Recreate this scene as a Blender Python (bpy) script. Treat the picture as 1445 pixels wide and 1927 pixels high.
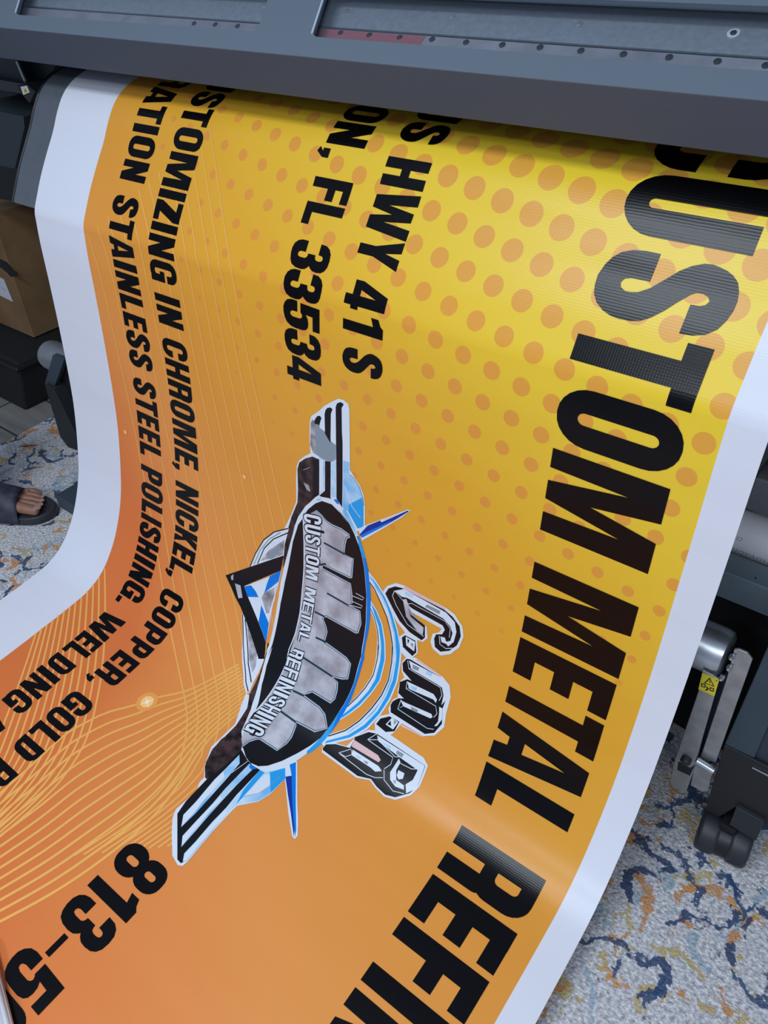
import bpy, math, random
import numpy as np
from mathutils import Matrix, Vector
from mathutils.geometry import delaunay_2d_cdt
random.seed(4)
for o in list(bpy.data.objects): bpy.data.objects.remove(o)
SC = bpy.context.scene
COL = SC.collection

# ------------------------------------------------------------------ camera (solved from the printer's vanishing points)
IW, IH, FPX = 1445, 1927, 1480.0
CX, CY = IW/2, IH/2
U = 1.5                    # metres per solver unit
CAMZ = 0.855*U             # camera height above the rug
vx = np.array([-1640-CX, -105-CY, FPX]); vx /= np.linalg.norm(vx)
a_ = 812-CX; b_ = -(vx[0]*a_+vx[2]*FPX)/vx[1]
dz = np.array([a_, b_, FPX]); dz /= np.linalg.norm(dz)
XA, ZA = -vx, -dz
YA = np.cross(ZA, XA)
M3 = np.array([XA, YA, ZA])            # world = M3 @ (right, down, forward)
cam_d = bpy.data.cameras.new('camera'); cam = bpy.data.objects.new('camera', cam_d); COL.objects.link(cam)
cam_d.sensor_fit = 'HORIZONTAL'; cam_d.sensor_width = 36.0; cam_d.lens = FPX/IW*36.0
cam_d.clip_start = 0.01
R = np.c_[M3[:, 0], -M3[:, 1], -M3[:, 2]]
cam.matrix_world = Matrix.Translation((0, 0, CAMZ)) @ Matrix([list(r) for r in R]).to_4x4()
SC.camera = cam

# ------------------------------------------------------------------ world, lights, exposure
W = bpy.data.worlds.new('world'); SC.world = W; W.use_nodes = True
W.node_tree.nodes['Background'].inputs[0].default_value = (0.62, 0.74, 1.0, 1)
W.node_tree.nodes['Background'].inputs[1].default_value = 0.38
def area(name, loc, rot, sx, sy, power, col):
    l = bpy.data.lights.new(name, 'AREA'); l.shape = 'RECTANGLE'; l.size = sx; l.size_y = sy
    l.energy = power; l.color = col
    o = bpy.data.objects.new(name, l); COL.objects.link(o); o.location = loc; o.rotation_euler = rot
    return o
area('ceiling_lamp', (-0.9, -0.6, 2.62), (0, 0, 0), 1.2, 0.5, 34, (0.80, 0.90, 1.0))
area('ceiling_lamp', (1.1, -1.5, 2.62), (0, 0, 0), 1.2, 0.5, 34, (0.80, 0.90, 1.0))
area('ceiling_lamp', (-0.6, -2.2, 2.62), (0, 0, 0), 1.4, 0.5, 40, (0.82, 0.90, 1.0))
SC.view_settings.view_transform = 'Standard'; SC.view_settings.look = 'None'
SC.view_settings.gamma = 1.0; SC.view_settings.exposure = 0.0
SC.view_settings.use_curve_mapping = False

# ------------------------------------------------------------------ photograph -> place
def ray(px, py): return M3 @ np.array([px-CX, py-CY, FPX])
def fin(p): return (float(p[0]), float(p[1]), float(p[2])+CAMZ)
def on_y(q, y): r = ray(*q); return fin(r*(y/r[1]))
def on_x(q, x): r = ray(*q); return fin(r*(x/r[0]))
def on_z(q, z): r = ray(*q); return fin(r*((z-CAMZ)/r[2]))

# side profile of the hanging banner (y, z from the camera, solver units)
PR = [(.80,-.166),(.72,-.1665),(.69,-.1675),(.668,-.1705),(.650,-.1755),(.634,-.183),(.620,-.194),(.607,-.210),(.594,-.230),(.578,-.251),(.560,-.276),(.545,-.300),(.5400,-.3085),(.5372,-.3155),(.5358,-.324),(.5318,-.355),(.527,-.41),(.521,-.47),(.514,-.53),(.506,-.585),(.494,-.640),(.480,-.690),(.463,-.730),(.442,-.765),(.415,-.795),(.385,-.812),(.350,-.8185),(.30,-.823),(.228,-.828),(.1,-.835),(-.1,-.84),(-.3,-.843)]
def catmull(P, n=8):
    P = np.array(P, float); out = []
    for i in range(len(P)-1):
        p0 = P[max(i-1, 0)]; p1 = P[i]; p2 = P[i+1]; p3 = P[min(i+2, len(P)-1)]
        for k in range(n):
            t = k/n
            out.append(.5*((2*p1)+(-p0+p2)*t+(2*p0-5*p1+4*p2-p3)*t*t+(-p0+3*p1-3*p2+p3)*t**3))
    out.append(P[-1]); return np.array(out)
Q = catmull(PR)*U
S = np.r_[0, np.cumsum(np.linalg.norm(np.diff(Q, axis=0), axis=1))]
ANG = np.arctan2(-Q[:, 1], Q[:, 0])
T_ = np.gradient(Q, axis=0); T_ /= np.linalg.norm(T_, axis=1)[:, None]
NRM = np.c_[-np.abs(T_[:, 1])*0-(-T_[:, 1]), -T_[:, 0]]     # provisional
NRM = np.c_[T_[:, 1], -T_[:, 0]]                          # points to the viewer / up
if NRM[5, 1] < 0: NRM = -NRM
def uv(q):
    r = ray(*q); a = math.atan2(-r[2], r[1])
    i = int(np.clip(np.searchsorted(ANG, a)-1, 0, len(Q)-2))
    p, q2 = Q[i], Q[i+1]; n = np.array([-(q2-p)[1], (q2-p)[0]])
    t = (p @ n)/(r[1:] @ n); h = r*t
    d = (q2-p)/np.linalg.norm(q2-p)
    return (h[0], S[i]+float((h[1:]-p) @ d))
def surf(u, s, off=0.0):
    i = int(np.clip(np.searchsorted(S, s)-1, 0, len(Q)-2)); f = (s-S[i])/(S[i+1]-S[i])
    p = Q[i]+(Q[i+1]-Q[i])*f; n = NRM[i]*(1-f)+NRM[i+1]*f; n = n/np.linalg.norm(n)
    return (u, p[0]+n[0]*off, p[1]+n[1]*off+CAMZ), (0.0, float(n[0]), float(n[1]))

# ------------------------------------------------------------------ object helpers
def tag(o, label=None, cat=None, group=None, kind=None):
    if label: o['label'] = label
    if cat: o['category'] = cat
    if group: o['group'] = group
    if kind: o['kind'] = kind
    return o
def empty(name, loc=(0, 0, 0)):
    o = bpy.data.objects.new(name, None); COL.objects.link(o); o.location = loc; o.empty_display_size = .05
    return o
def link(name, me, mats, parent=None, smooth=False):
    o = bpy.data.objects.new(name, me); COL.objects.link(o)
    for m in (mats if isinstance(mats, (list, tuple)) else [mats]): me.materials.append(m)
    if smooth:
        for p in me.polygons: p.use_smooth = True
    if parent is not None:
        o.parent = parent; o.matrix_parent_inverse = Matrix.Translation(-Vector(parent.matrix_basis.translation))if parent.parent is None else Matrix()
    return o
class MB:
    def __init__(s): s.v = []; s.f = []; s.m = []
    def add(s, v, f, m=0):
        n = len(s.v); s.v += [tuple(map(float, p)) for p in v]; s.f += [tuple(i+n for i in g) for g in f]; s.m += [m]*len(f)
    def box(s, a, b, m=0):
        x0, y0, z0 = a; x1, y1, z1 = b
        v = [(x, y, z) for x in (x0, x1) for y in (y0, y1) for z in (z0, z1)]
        s.add(v, [(0, 1, 3, 2), (4, 6, 7, 5), (0, 4, 5, 1), (2, 3, 7, 6), (0, 2, 6, 4), (1, 5, 7, 3)], m)
    def prism(s, pts, d, m=0):      # planar outline pts pushed along vector d
        n = len(pts); P = [np.array(p, float) for p in pts]; d = np.array(d, float)
        s.add([tuple(p) for p in P]+[tuple(p+d) for p in P], [tuple(range(n)), tuple(range(2*n-1, n-1, -1))]+[(i, i+n, (i+1) % n+n, (i+1) % n) for i in range(n)], m)
    def tube(s, a, b, r, n=24, r2=None, cap=True, m=0):
        a = Vector(a); b = Vector(b); z = (b-a).normalized(); x = z.orthogonal().normalized(); y = z.cross(x)
        r2 = r if r2 is None else r2
        v = []
        for c, rr in ((a, r), (b, r2)):
            for i in range(n):
                t = 2*math.pi*i/n; v.append(tuple(c+x*math.cos(t)*rr+y*math.sin(t)*rr))
        f = [(i, (i+1) % n, n+(i+1) % n, n+i) for i in range(n)]
        if cap: f += [tuple(range(n-1, -1, -1)), tuple(range(n, 2*n))]
        s.add(v, f, m)
    def lathe(s, a, axis, prof, n=32, m=0):   # prof: (t along axis, radius)
        a = Vector(a); z = Vector(axis).normalized(); x = z.orthogonal().normalized(); y = z.cross(x); v = []
        for t, r in prof:
            for i in range(n):
                w = 2*math.pi*i/n; v.append(tuple(a+z*t+x*math.cos(w)*r+y*math.sin(w)*r))
        f = [(k*n+i, k*n+(i+1) % n, (k+1)*n+(i+1) % n, (k+1)*n+i) for k in range(len(prof)-1) for i in range(n)]
        f += [tuple(range(n-1, -1, -1)), tuple(range((len(prof)-1)*n, len(prof)*n))]
        s.add(v, f, m)
    def build(s, name, mats, parent=None, bevel=0, smooth=False, seg=2):
        me = bpy.data.meshes.new(name); me.from_pydata(s.v, [], s.f); me.validate(); 
        import bmesh
        bm = bmesh.new(); bm.from_mesh(me); bmesh.ops.recalc_face_normals(bm, faces=bm.faces); bm.to_mesh(me); bm.free()
        if len(me.polygons) == len(s.m):
            me.polygons.foreach_set('material_index', s.m)
        o = link(name, me, mats, parent, smooth)
        if bevel:
            b = o.modifiers.new('bevel', 'BEVEL'); b.width = bevel; b.segments = seg; b.limit_method = 'ANGLE'; b.angle_limit = math.radians(35)
            for p in me.polygons: p.use_smooth = True
            w = o.modifiers.new('wn', 'WEIGHTED_NORMAL'); w.keep_sharp = True
        elif smooth:
            for e in me.edges: pass
            try: me.set_sharp_from_angle(angle=math.radians(40))
            except Exception: pass
        return o

# ------------------------------------------------------------------ materials
def mat(name, col, rough=.5, metal=0, bump=None, spec=.5, noise=None, coat=0):
    m = bpy.data.materials.new(name); m.use_nodes = True; nt = m.node_tree; b = nt.nodes['Principled BSDF']
    b.inputs['Base Color'].default_value = (*col, 1); b.inputs['Roughness'].default_value = rough
    b.inputs['Metallic'].default_value = metal; b.inputs['Specular IOR Level'].default_value = spec
    b.inputs['Coat Weight'].default_value = coat
    tc = nt.nodes.new('ShaderNodeTexCoord')
    if noise:      # (scale, amount)
        n = nt.nodes.new('ShaderNodeTexNoise'); n.inputs['Scale'].default_value = noise[0]; n.inputs['Detail'].default_value = 6
        nt.links.new(tc.outputs['Object'], n.inputs['Vector'])
        mx = nt.nodes.new('ShaderNodeMix'); mx.data_type = 'RGBA'; mx.blend_type = 'MULTIPLY'
        mr = nt.nodes.new('ShaderNodeMapRange'); mr.inputs[3].default_value = 1-noise[1]; mr.inputs[4].default_value = 1+noise[1]
        mr.inputs[1].default_value = .3; mr.inputs[2].default_value = .7
        nt.links.new(n.outputs['Fac'], mr.inputs[0]); mx.inputs[0].default_value = 1
        mx.inputs[6].default_value = (*col, 1); nt.links.new(mr.outputs[0], mx.inputs[7]); nt.links.new(mx.outputs[2], b.inputs['Base Color'])
    if bump:       # (scale, strength, distance)
        n = nt.nodes.new('ShaderNodeTexNoise'); n.inputs['Scale'].default_value = bump[0]; n.inputs['Detail'].default_value = 3
        nt.links.new(tc.outputs['Object'], n.inputs['Vector'])
        bp = nt.nodes.new('ShaderNodeBump'); bp.inputs['Strength'].default_value = bump[1]; bp.inputs['Distance'].default_value = bump[2]
        nt.links.new(n.outputs['Fac'], bp.inputs['Height']); nt.links.new(bp.outputs[0], b.inputs['Normal'])
    return m
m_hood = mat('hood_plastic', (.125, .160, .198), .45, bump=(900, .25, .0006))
m_hood_shade = mat('hood_shaded_plastic', (.066, .082, .114), .55, bump=(900, .3, .0006))  # hood plastic darkened, painting in the weaker light on the lower face
m_dark = mat('dark_body', (.018, .022, .028), .5, bump=(600, .2, .0005))
m_black = mat('black_plastic', (.008, .009, .011), .45)
m_apron = mat('apron_metal', (.13, .15, .175), .33, .25, noise=(40, .06))
m_teal = mat('dark_teal_plastic', (.02, .035, .045), .4)
m_alu = mat('satin_aluminium', (.55, .58, .62), .32, .85, noise=(60, .08))
m_steel = mat('stamped_steel', (.42, .43, .43), .42, .75, noise=(45, .18))
m_beam = mat('grey_painted_beam', (.17, .225, .27), .4, noise=(30, .06))
m_leg = mat('blue_grey_leg', (.035, .055, .075), .5, noise=(12, .12))
m_rubber = mat('caster_rubber', (.022, .024, .032), .5)
m_white = mat('white_vinyl', (.86, .87, .92), .4)
m_card = mat('brown_cardboard', (.20, .115, .05), .8, noise=(9, .18), bump=(120, .3, .001))
m_paper = mat('paper_label', (.6, .62, .68), .6)
m_yellow = mat('sticker_yellow', (.80, .66, .03), .4)
m_ink = mat('ink_black', (.006, .006, .006), .4)
m_skin = mat('skin', (.30, .145, .095), .5, noise=(60, .12))
m_nail = mat('toenail', (.42, .26, .21), .3)
m_sandal = mat('sandal_rubber', (.028, .029, .036), .55, bump=(500, .3, .0006))
m_strap = mat('sandal_strap', (.035, .037, .06), .6, noise=(45, .5))
m_cloth = mat('dark_trousers', (.02, .022, .03), .9, bump=(400, .4, .001))
m_wall = mat('wall_paint', (.35, .36, .38), .8, noise=(3, .05))
m_textgrey = mat('printed_grey', (.42, .42, .44), .6)

# ------------------------------------------------------------------ setting
def wood_mat():
    m = mat('grey_wood_floor', (.2, .2, .2), .5); nt = m.node_tree; b = nt.nodes['Principled BSDF']; tc = nt.nodes['Texture Coordinate']
    mp = nt.nodes.new('ShaderNodeMapping'); mp.inputs['Scale'].default_value = (1.2, 9, 1)
    n = nt.nodes.new('ShaderNodeTexNoise'); n.inputs['Scale'].default_value = 4; n.inputs['Detail'].default_value = 8
    br = nt.nodes.new('ShaderNodeTexBrick'); br.inputs['Color1'].default_value = (.27, .255, .235, 1); br.inputs['Color2'].default_value = (.21, .20, .185, 1)
    br.inputs['Mortar'].default_value = (.05, .045, .04, 1); br.inputs['Mortar Size'].default_value = .004; br.inputs['Scale'].default_value = 1
    br.inputs['Brick Width'].default_value = 1.2; br.inputs['Row Height'].default_value = .18
    mx = nt.nodes.new('ShaderNodeMix'); mx.data_type = 'RGBA'; mx.blend_type = 'OVERLAY'; mx.inputs[0].default_value = .5
    nt.links.new(tc.outputs['Object'], mp.inputs[0]); nt.links.new(mp.outputs[0], n.inputs['Vector']); nt.links.new(tc.outputs['Object'], br.inputs['Vector'])
    nt.links.new(br.outputs['Color'], mx.inputs[6]); nt.links.new(n.outputs['Fac'], mx.inputs[7]); nt.links.new(mx.outputs[2], b.inputs['Base Color'])
    return m
FZ = -.012
m = MB(); m.box((-4, -3.5, FZ-.1), (3, 2.2, FZ)); tag(m.build('floor', wood_mat()), kind='structure')
m = MB(); m.box((-4, 2.0, FZ), (3, 2.1, 2.7)); tag(m.build('wall_back', m_wall), kind='structure')
m = MB(); m.box((-4.1, -3.5, FZ), (-4, 2.1, 2.7)); tag(m.build('wall_left', m_wall), kind='structure')

def rug_mat():
    m = bpy.data.materials.new('rug_pile'); m.use_nodes = True; nt = m.node_tree; b = nt.nodes['Principled BSDF']; L = nt.links
    b.inputs['Roughness'].default_value = .9; b.inputs['Specular IOR Level'].default_value = .15
    tc = nt.nodes.new('ShaderNodeTexCoord')
    def N(t, **k):
        n = nt.nodes.new(t)
        for a, v in k.items(): setattr(n, a, v)
        return n
    def math_(op, a, b_=None, c=None):
        n = N('ShaderNodeMath', operation=op)
        for i, x in enumerate((a, b_, c)):
            if x is None: continue
            if isinstance(x, (int, float)): n.inputs[i].default_value = x
            else: L.new(x, n.inputs[i])
        return n.outputs[0]
    def noise(scale, det=2, vec=None, off=0):
        mp = N('ShaderNodeMapping'); mp.inputs['Location'].default_value = (off, off*.7, 0); L.new(vec or tc.outputs['Object'], mp.inputs[0])
        n = N('ShaderNodeTexNoise'); n.inputs['Scale'].default_value = scale; n.inputs['Detail'].default_value = det; L.new(mp.outputs[0], n.inputs['Vector']); return n
    # warp
    wn = noise(7, 3); vs = N('ShaderNodeVectorMath', operation='SUBTRACT'); L.new(wn.outputs['Color'], vs.inputs[0]); vs.inputs[1].default_value = (.5, .5, .5)
    sc = N('ShaderNodeVectorMath', operation='SCALE'); L.new(vs.outputs[0], sc.inputs[0]); sc.inputs['Scale'].default_value = .16
    wf = noise(120, 2); vs2 = N('ShaderNodeVectorMath', operation='SUBTRACT'); L.new(wf.outputs['Color'], vs2.inputs[0]); vs2.inputs[1].default_value = (.5, .5, .5)
    sc2 = N('ShaderNodeVectorMath', operation='SCALE'); L.new(vs2.outputs[0], sc2.inputs[0]); sc2.inputs['Scale'].default_value = .022
    ad = N('ShaderNodeVectorMath', operation='ADD'); L.new(tc.outputs['Object'], ad.inputs[0]); L.new(sc.outputs[0], ad.inputs[1])
    ad2 = N('ShaderNodeVectorMath', operation='ADD'); L.new(ad.outputs[0], ad2.inputs[0]); L.new(sc2.outputs[0], ad2.inputs[1])
    wv = ad2.outputs[0]
    mk = noise(26, 3, wv, 3.3).outputs['Fac']
    def lines(scale, off, wid, thr, seed):     # broken curling strokes around voronoi blobs
        mp = N('ShaderNodeMapping'); mp.inputs['Location'].default_value = (off, off*1.3, 0); L.new(wv, mp.inputs[0])
        v = N('ShaderNodeTexVoronoi', feature='F1'); v.inputs['Scale'].default_value = scale; L.new(mp.outputs[0], v.inputs['Vector'])
        d = math_('SUBTRACT', v.outputs['Distance'], .36); d = math_('ABSOLUTE', d)
        mr = N('ShaderNodeMapRange'); mr.inputs[1].default_value = wid*1.15; mr.inputs[2].default_value = wid*.85; L.new(d, mr.inputs[0])
        g = noise(19, 5, None, seed).outputs['Fac']
        mg = N('ShaderNodeMapRange'); mg.inputs[1].default_value = thr-.01; mg.inputs[2].default_value = thr+.012; L.new(g, mg.inputs[0])
        return math_('MULTIPLY', mr.outputs[0], mg.outputs[0])
    def edges(scale, off, wid, thr, seed):
        mp = N('ShaderNodeMapping'); mp.inputs['Location'].default_value = (off, off*.6, 0); L.new(wv, mp.inputs[0])
        v = N('ShaderNodeTexVoronoi', feature='DISTANCE_TO_EDGE'); v.inputs['Scale'].default_value = scale; L.new(mp.outputs[0], v.inputs['Vector'])
        mr = N('ShaderNodeMapRange'); mr.inputs[1].default_value = wid*1.2; mr.inputs[2].default_value = wid*.8; L.new(v.outputs['Distance'], mr.inputs[0])
        g = noise(17, 5, None, seed).outputs['Fac']
        mg = N('ShaderNodeMapRange'); mg.inputs[1].default_value = thr-.01; mg.inputs[2].default_value = thr+.012; L.new(g, mg.inputs[0])
        return math_('MULTIPLY', mr.outputs[0], mg.outputs[0])
    base = N('ShaderNodeValToRGB'); e = base.color_ramp.elements
    e[0].position = .33; e[0].color = (.34, .345, .37, 1); e[1].position = .66; e[1].color = (.80, .78, .80, 1)
    L.new(noise(160, 4).outputs['Fac'], base.inputs[0])
    cur = base.outputs[0]
    def over(cur, fac, col):
        mx = N('ShaderNodeMix', data_type='RGBA'); L.new(fac, mx.inputs[0]); L.new(cur, mx.inputs[6]); mx.inputs[7].default_value = (*col, 1); return mx.outputs[2]
    for fn, sc_, off, wid, thr, seed, al, col in (
        (edges, 6.5, 4.1, .035, .50, 7.7, .6, (.22, .36, .46)), (lines, 9, 9.2, .050, .53, 2.2, .8, (.50, .37, .13)), (edges, 9, 3.3, .030, .56, 4.4, .8, (.52, .38, .12)),
        (lines, 6.5, 1.7, .042, .53, 5.1, .85, (.58, .25, .07)), (edges, 7, 7.9, .022, .55, 8.8, .85, (.62, .28, .08)),
        (lines, 8.2, 6.6, .050, .475, 9.4, .9, (.022, .055, .15)), (edges, 5.2, .9, .022, .49, 12.4, .9, (.03, .075, .17))):
        cur = over(cur, math_('MULTIPLY', fn(sc_, off, wid, thr, seed), al), col)
    L.new(cur, b.inputs['Base Color'])
    bp = N('ShaderNodeBump'); bp.inputs['Strength'].default_value = .7; bp.inputs['Distance'].default_value = .006
    L.new(noise(210, 3).outputs['Fac'], bp.inputs['Height']); L.new(bp.outputs[0], b.inputs['Normal'])
    return m
rg = MB()
rug_pts = [(-2.085, -1.6), (1.4, -1.6), (1.4, 1.45), (-2.20, 1.45)]
rg.prism([(x, y, FZ) for x, y in rug_pts], (0, 0, .012))
tag(rg.build('rug', rug_mat(), bevel=.004), 'cream and grey patterned rug with worn navy, orange and mustard scrolls under the printer', 'rug')

# ------------------------------------------------------------------ printed artwork materials
def vinyl(name, colfn, rough=.30, weave=True):
    m = bpy.data.materials.new(name); m.use_nodes = True; nt = m.node_tree; b = nt.nodes['Principled BSDF']
    b.inputs['Roughness'].default_value = rough; b.inputs['Specular IOR Level'].default_value = .27
    tc = nt.nodes.new('ShaderNodeTexCoord')
    colfn(nt, tc, b)
    w = nt.nodes.new('ShaderNodeTexWave'); w.bands_direction = 'Y'; w.inputs['Scale'].default_value = 90; w.inputs['Distortion'].default_value = 1.2; w.inputs['Detail'].default_value = 1
    w2 = nt.nodes.new('ShaderNodeTexWave'); w2.bands_direction = 'X'; w2.inputs['Scale'].default_value = 90; w2.inputs['Distortion'].default_value = .8
    a = nt.nodes.new('ShaderNodeMath'); a.operation = 'ADD'
    nt.links.new(tc.outputs['UV'], w.inputs['Vector']); nt.links.new(tc.outputs['UV'], w2.inputs['Vector'])
    nt.links.new(w.outputs['Fac'], a.inputs[0]); nt.links.new(w2.outputs['Fac'], a.inputs[1])
    bp = nt.nodes.new('ShaderNodeBump'); bp.inputs['Strength'].default_value = .22; bp.inputs['Distance'].default_value = .00016
    n3 = nt.nodes.new('ShaderNodeTexNoise'); n3.inputs['Scale'].default_value = 9; n3.inputs['Detail'].default_value = 1
    mp = nt.nodes.new('ShaderNodeMapping'); mp.inputs['Scale'].default_value = (.35, 1.6, 1)
    nt.links.new(tc.outputs['UV'], mp.inputs[0]); nt.links.new(mp.outputs[0], n3.inputs['Vector'])
    bp2 = nt.nodes.new('ShaderNodeBump'); bp2.inputs['Strength'].default_value = .5; bp2.inputs['Distance'].default_value = .004
    nt.links.new(n3.outputs['Fac'], bp2.inputs['Height'])
    nt.links.new(a.outputs[0], bp.inputs['Height']); nt.links.new(bp2.outputs[0], bp.inputs['Normal']); nt.links.new(bp.outputs[0], b.inputs['Normal'])
    return m
def mottled(c0, c1, scale):
    def f(nt, tc, b):
        n = nt.nodes.new('ShaderNodeTexNoise'); n.inputs['Scale'].default_value = scale; n.inputs['Detail'].default_value = 5
        nt.links.new(tc.outputs['UV'], n.inputs['Vector']); r = nt.nodes.new('ShaderNodeValToRGB'); e = r.color_ramp.elements
        e[0].position = .36; e[0].color = (*c0, 1); e[1].position = .66; e[1].color = (*c1, 1)
        nt.links.new(n.outputs['Fac'], r.inputs[0]); nt.links.new(r.outputs[0], b.inputs['Base Color'])
    return f
def along(stops):          # colour changing along the length of the banner
    def f(nt, tc, b):
        sp = nt.nodes.new('ShaderNodeSeparateXYZ'); nt.links.new(tc.outputs['UV'], sp.inputs[0]); d = nt.nodes.new('ShaderNodeMath'); d.operation = 'DIVIDE'; d.inputs[1].default_value = 2
        nt.links.new(sp.outputs[1], d.inputs[0]); r = nt.nodes.new('ShaderNodeValToRGB'); e = r.color_ramp.elements
        e[0].position = stops[0][0]/2; e[0].color = (*stops[0][1], 1); e[1].position = stops[-1][0]/2; e[1].color = (*stops[-1][1], 1)
        for p, c in stops[1:-1]: x = e.new(p/2); x.color = (*c, 1)
        nt.links.new(d.outputs[0], r.inputs[0]); nt.links.new(r.outputs[0], b.inputs['Base Color'])
    return f
def flat(col):
    def f(nt, tc, b): b.inputs['Base Color'].default_value = (*col, 1)
    return f
def art(nt, tc, b):
    L = nt.links
    sp = nt.nodes.new('ShaderNodeSeparateXYZ'); L.new(tc.outputs['UV'], sp.inputs[0]); u, s = sp.outputs[0], sp.outputs[1]
    def M(op, a, b_=None, c=None):
        n = nt.nodes.new('ShaderNodeMath'); n.operation = op
        for i, x in enumerate((a, b_, c)):
            if x is None: continue
            if isinstance(x, (int, float)): n.inputs[i].default_value = x
            else: L.new(x, n.inputs[i])
        return n.outputs[0]
    # gradient:  t = (s-.2)*.62 + (-u-.3)*.45
    t = M('MULTIPLY_ADD', s, .62, -.124); t = M('ADD', t, M('MULTIPLY_ADD', u, -.45, -.135)); t = M('ADD', t, M('MULTIPLY', M('MAXIMUM', M('MULTIPLY_ADD', u, -.95, -.95), 0), s)); t = M('DIVIDE', t, 1.3)
    r = nt.nodes.new('ShaderNodeValToRGB'); L.new(t, r.inputs[0]); e = r.color_ramp.elements
    stops = [(0, (.90, .66, .035)), (.18, (.87, .59, .04)), (.33, (.80, .41, .032)), (.52, (.78, .325, .045)), (.74, (.82, .31, .075)), (1, (.74, .19, .050))]
    e[0].position, e[0].color = 0, (*stops[0][1], 1); e[1].position, e[1].color = 1, (*stops[-1][1], 1)
    for p, c in stops[1:-1]: x = e.new(p); x.color = (*c, 1)
    # halftone dots on a turned square lattice
    o = (-.45595, .48223); B = np.array([[.04548, .00922], [-.00829, .04792]]); I = np.linalg.inv(B)
    du = M('SUBTRACT', u, o[0]); dsv = M('SUBTRACT', s, o[1])
    i_ = M('ADD', M('MULTIPLY', du, float(I[0, 0])), M('MULTIPLY', dsv, float(I[1, 0])))
    j_ = M('ADD', M('MULTIPLY', du, float(I[0, 1])), M('MULTIPLY', dsv, float(I[1, 1])))
    ci = M('FLOOR', M('ADD', i_, .5)); cj = M('FLOOR', M('ADD', j_, .5))
    cu = M('ADD', M('ADD', M('MULTIPLY', ci, float(B[0, 0])), M('MULTIPLY', cj, float(B[1, 0]))), o[0])
    cs = M('ADD', M('ADD', M('MULTIPLY', ci, float(B[0, 1])), M('MULTIPLY', cj, float(B[1, 1]))), o[1])
    d = M('SQRT', M('ADD', M('POWER', M('SUBTRACT', u, cu), 2), M('POWER', M('SUBTRACT', s, cs), 2)))
    K = DOTFIT      # radius = k0 + k1 u + k2 s + k3 u^2 + k4 s^2 + k5 u s
    rad = M('ADD', M('ADD', M('MULTIPLY_ADD', cu, K[1], K[0]), M('MULTIPLY', cs, K[2])), M('ADD', M('MULTIPLY', M('MULTIPLY', cu, cu), K[3]), M('ADD', M('MULTIPLY', M('MULTIPLY', cs, cs), K[4]), M('MULTIPLY', M('MULTIPLY', cu, cs), K[5]))))
    mr = nt.nodes.new('ShaderNodeMapRange'); mr.inputs[1].default_value = .0005; mr.inputs[2].default_value = -.0005; L.new(M('SUBTRACT', d, rad), mr.inputs[0])
    vis = nt.nodes.new('ShaderNodeMapRange'); vis.inputs[1].default_value = .0035; vis.inputs[2].default_value = .0055; L.new(rad, vis.inputs[0])
    lim = M('LESS_THAN', cs, 1.02)
    fd = M('MULTIPLY', M('MULTIPLY', mr.outputs[0], vis.outputs[0]), M('MULTIPLY', lim, .85))
    dotc = nt.nodes.new('ShaderNodeValToRGB'); L.new(t, dotc.inputs[0]); e = dotc.color_ramp.elements
    e[0].position = 0; e[0].color = (.80, .36, .06, 1); e[1].position = .5; e[1].color = (.76, .27, .05, 1)
    mx = nt.nodes.new('ShaderNodeMix'); mx.data_type = 'RGBA'; L.new(fd, mx.inputs[0]); L.new(r.outputs[0], mx.inputs[6]); L.new(dotc.outputs[0], mx.inputs[7])
    # unprinted margins
    mg = M('MAXIMUM', M('LESS_THAN', u, -1.343), M('GREATER_THAN', u, -.1655))
    mx2 = nt.nodes.new('ShaderNodeMix'); mx2.data_type = 'RGBA'; L.new(mg, mx2.inputs[0]); L.new(mx.outputs[2], mx2.inputs[6]); mx2.inputs[7].default_value = (.74, .76, .84, 1)
    L.new(mx2.outputs[2], b.inputs['Base Color'])
DD = [(-.364,.2485,.0184),(-.41,.24,.0187),(-.617,.303,.0151),(-.526,.316,.0156),(-.42,.286,.0172),(-.394,.396,.0152),(-.598,.456,.0132),(-.607,.504,.0111),(-.413,.492,.0143),(-.439,.635,.0105),(-.529,.617,.0102),(-.393,.644,.0108),(-.176,.538,.0148),(-.186,.587,.0112),(-.597,.75,.0080),(-.605,.797,.0061),(-.41,.738,.0092),(-.318,.759,.0097),(-.22,.778,.0096),(-.516,.818,.0068),(-.426,.838,.0068),(-.57,.854,.0054),(-.434,.885,.0058),(-.442,.931,.0046),(-.181,.837,.0072),(-.189,.889,.0065),(-.404,.988,.0043),(-.578,.901,.0042),(-1.038,.316,.0083),(-.805,.313,.0134),(-.862,.353,.0112),(-1.003,.373,.0088),(-1.053,.41,.0066),(-1.018,.466,.0063),(-1.189,.382,.004),(-.93,.485,.0083),(-.89,.546,.0088),(-.988,.572,.0059),(-.864,.693,.0055),(-.719,.63,.0090),(-.917,.731,.005),(-1.038,.613,.004)]
DA = np.array(DD); DOTFIT = [float(v) for v in np.linalg.lstsq(np.c_[np.ones(len(DA)), DA[:, 0], DA[:, 1], DA[:, 0]**2, DA[:, 1]**2, DA[:, 0]*DA[:, 1]], DA[:, 2], rcond=None)[0]]
m_art = vinyl('printed_banner', art)
def vcol(name, c, rough=.3): return vinyl(name, flat(c), rough)
m_k = vcol('print_black', (.0015, .0015, .0025), .24); m_k.node_tree.nodes['Principled BSDF'].inputs['Specular IOR Level'].default_value = .22
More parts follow.
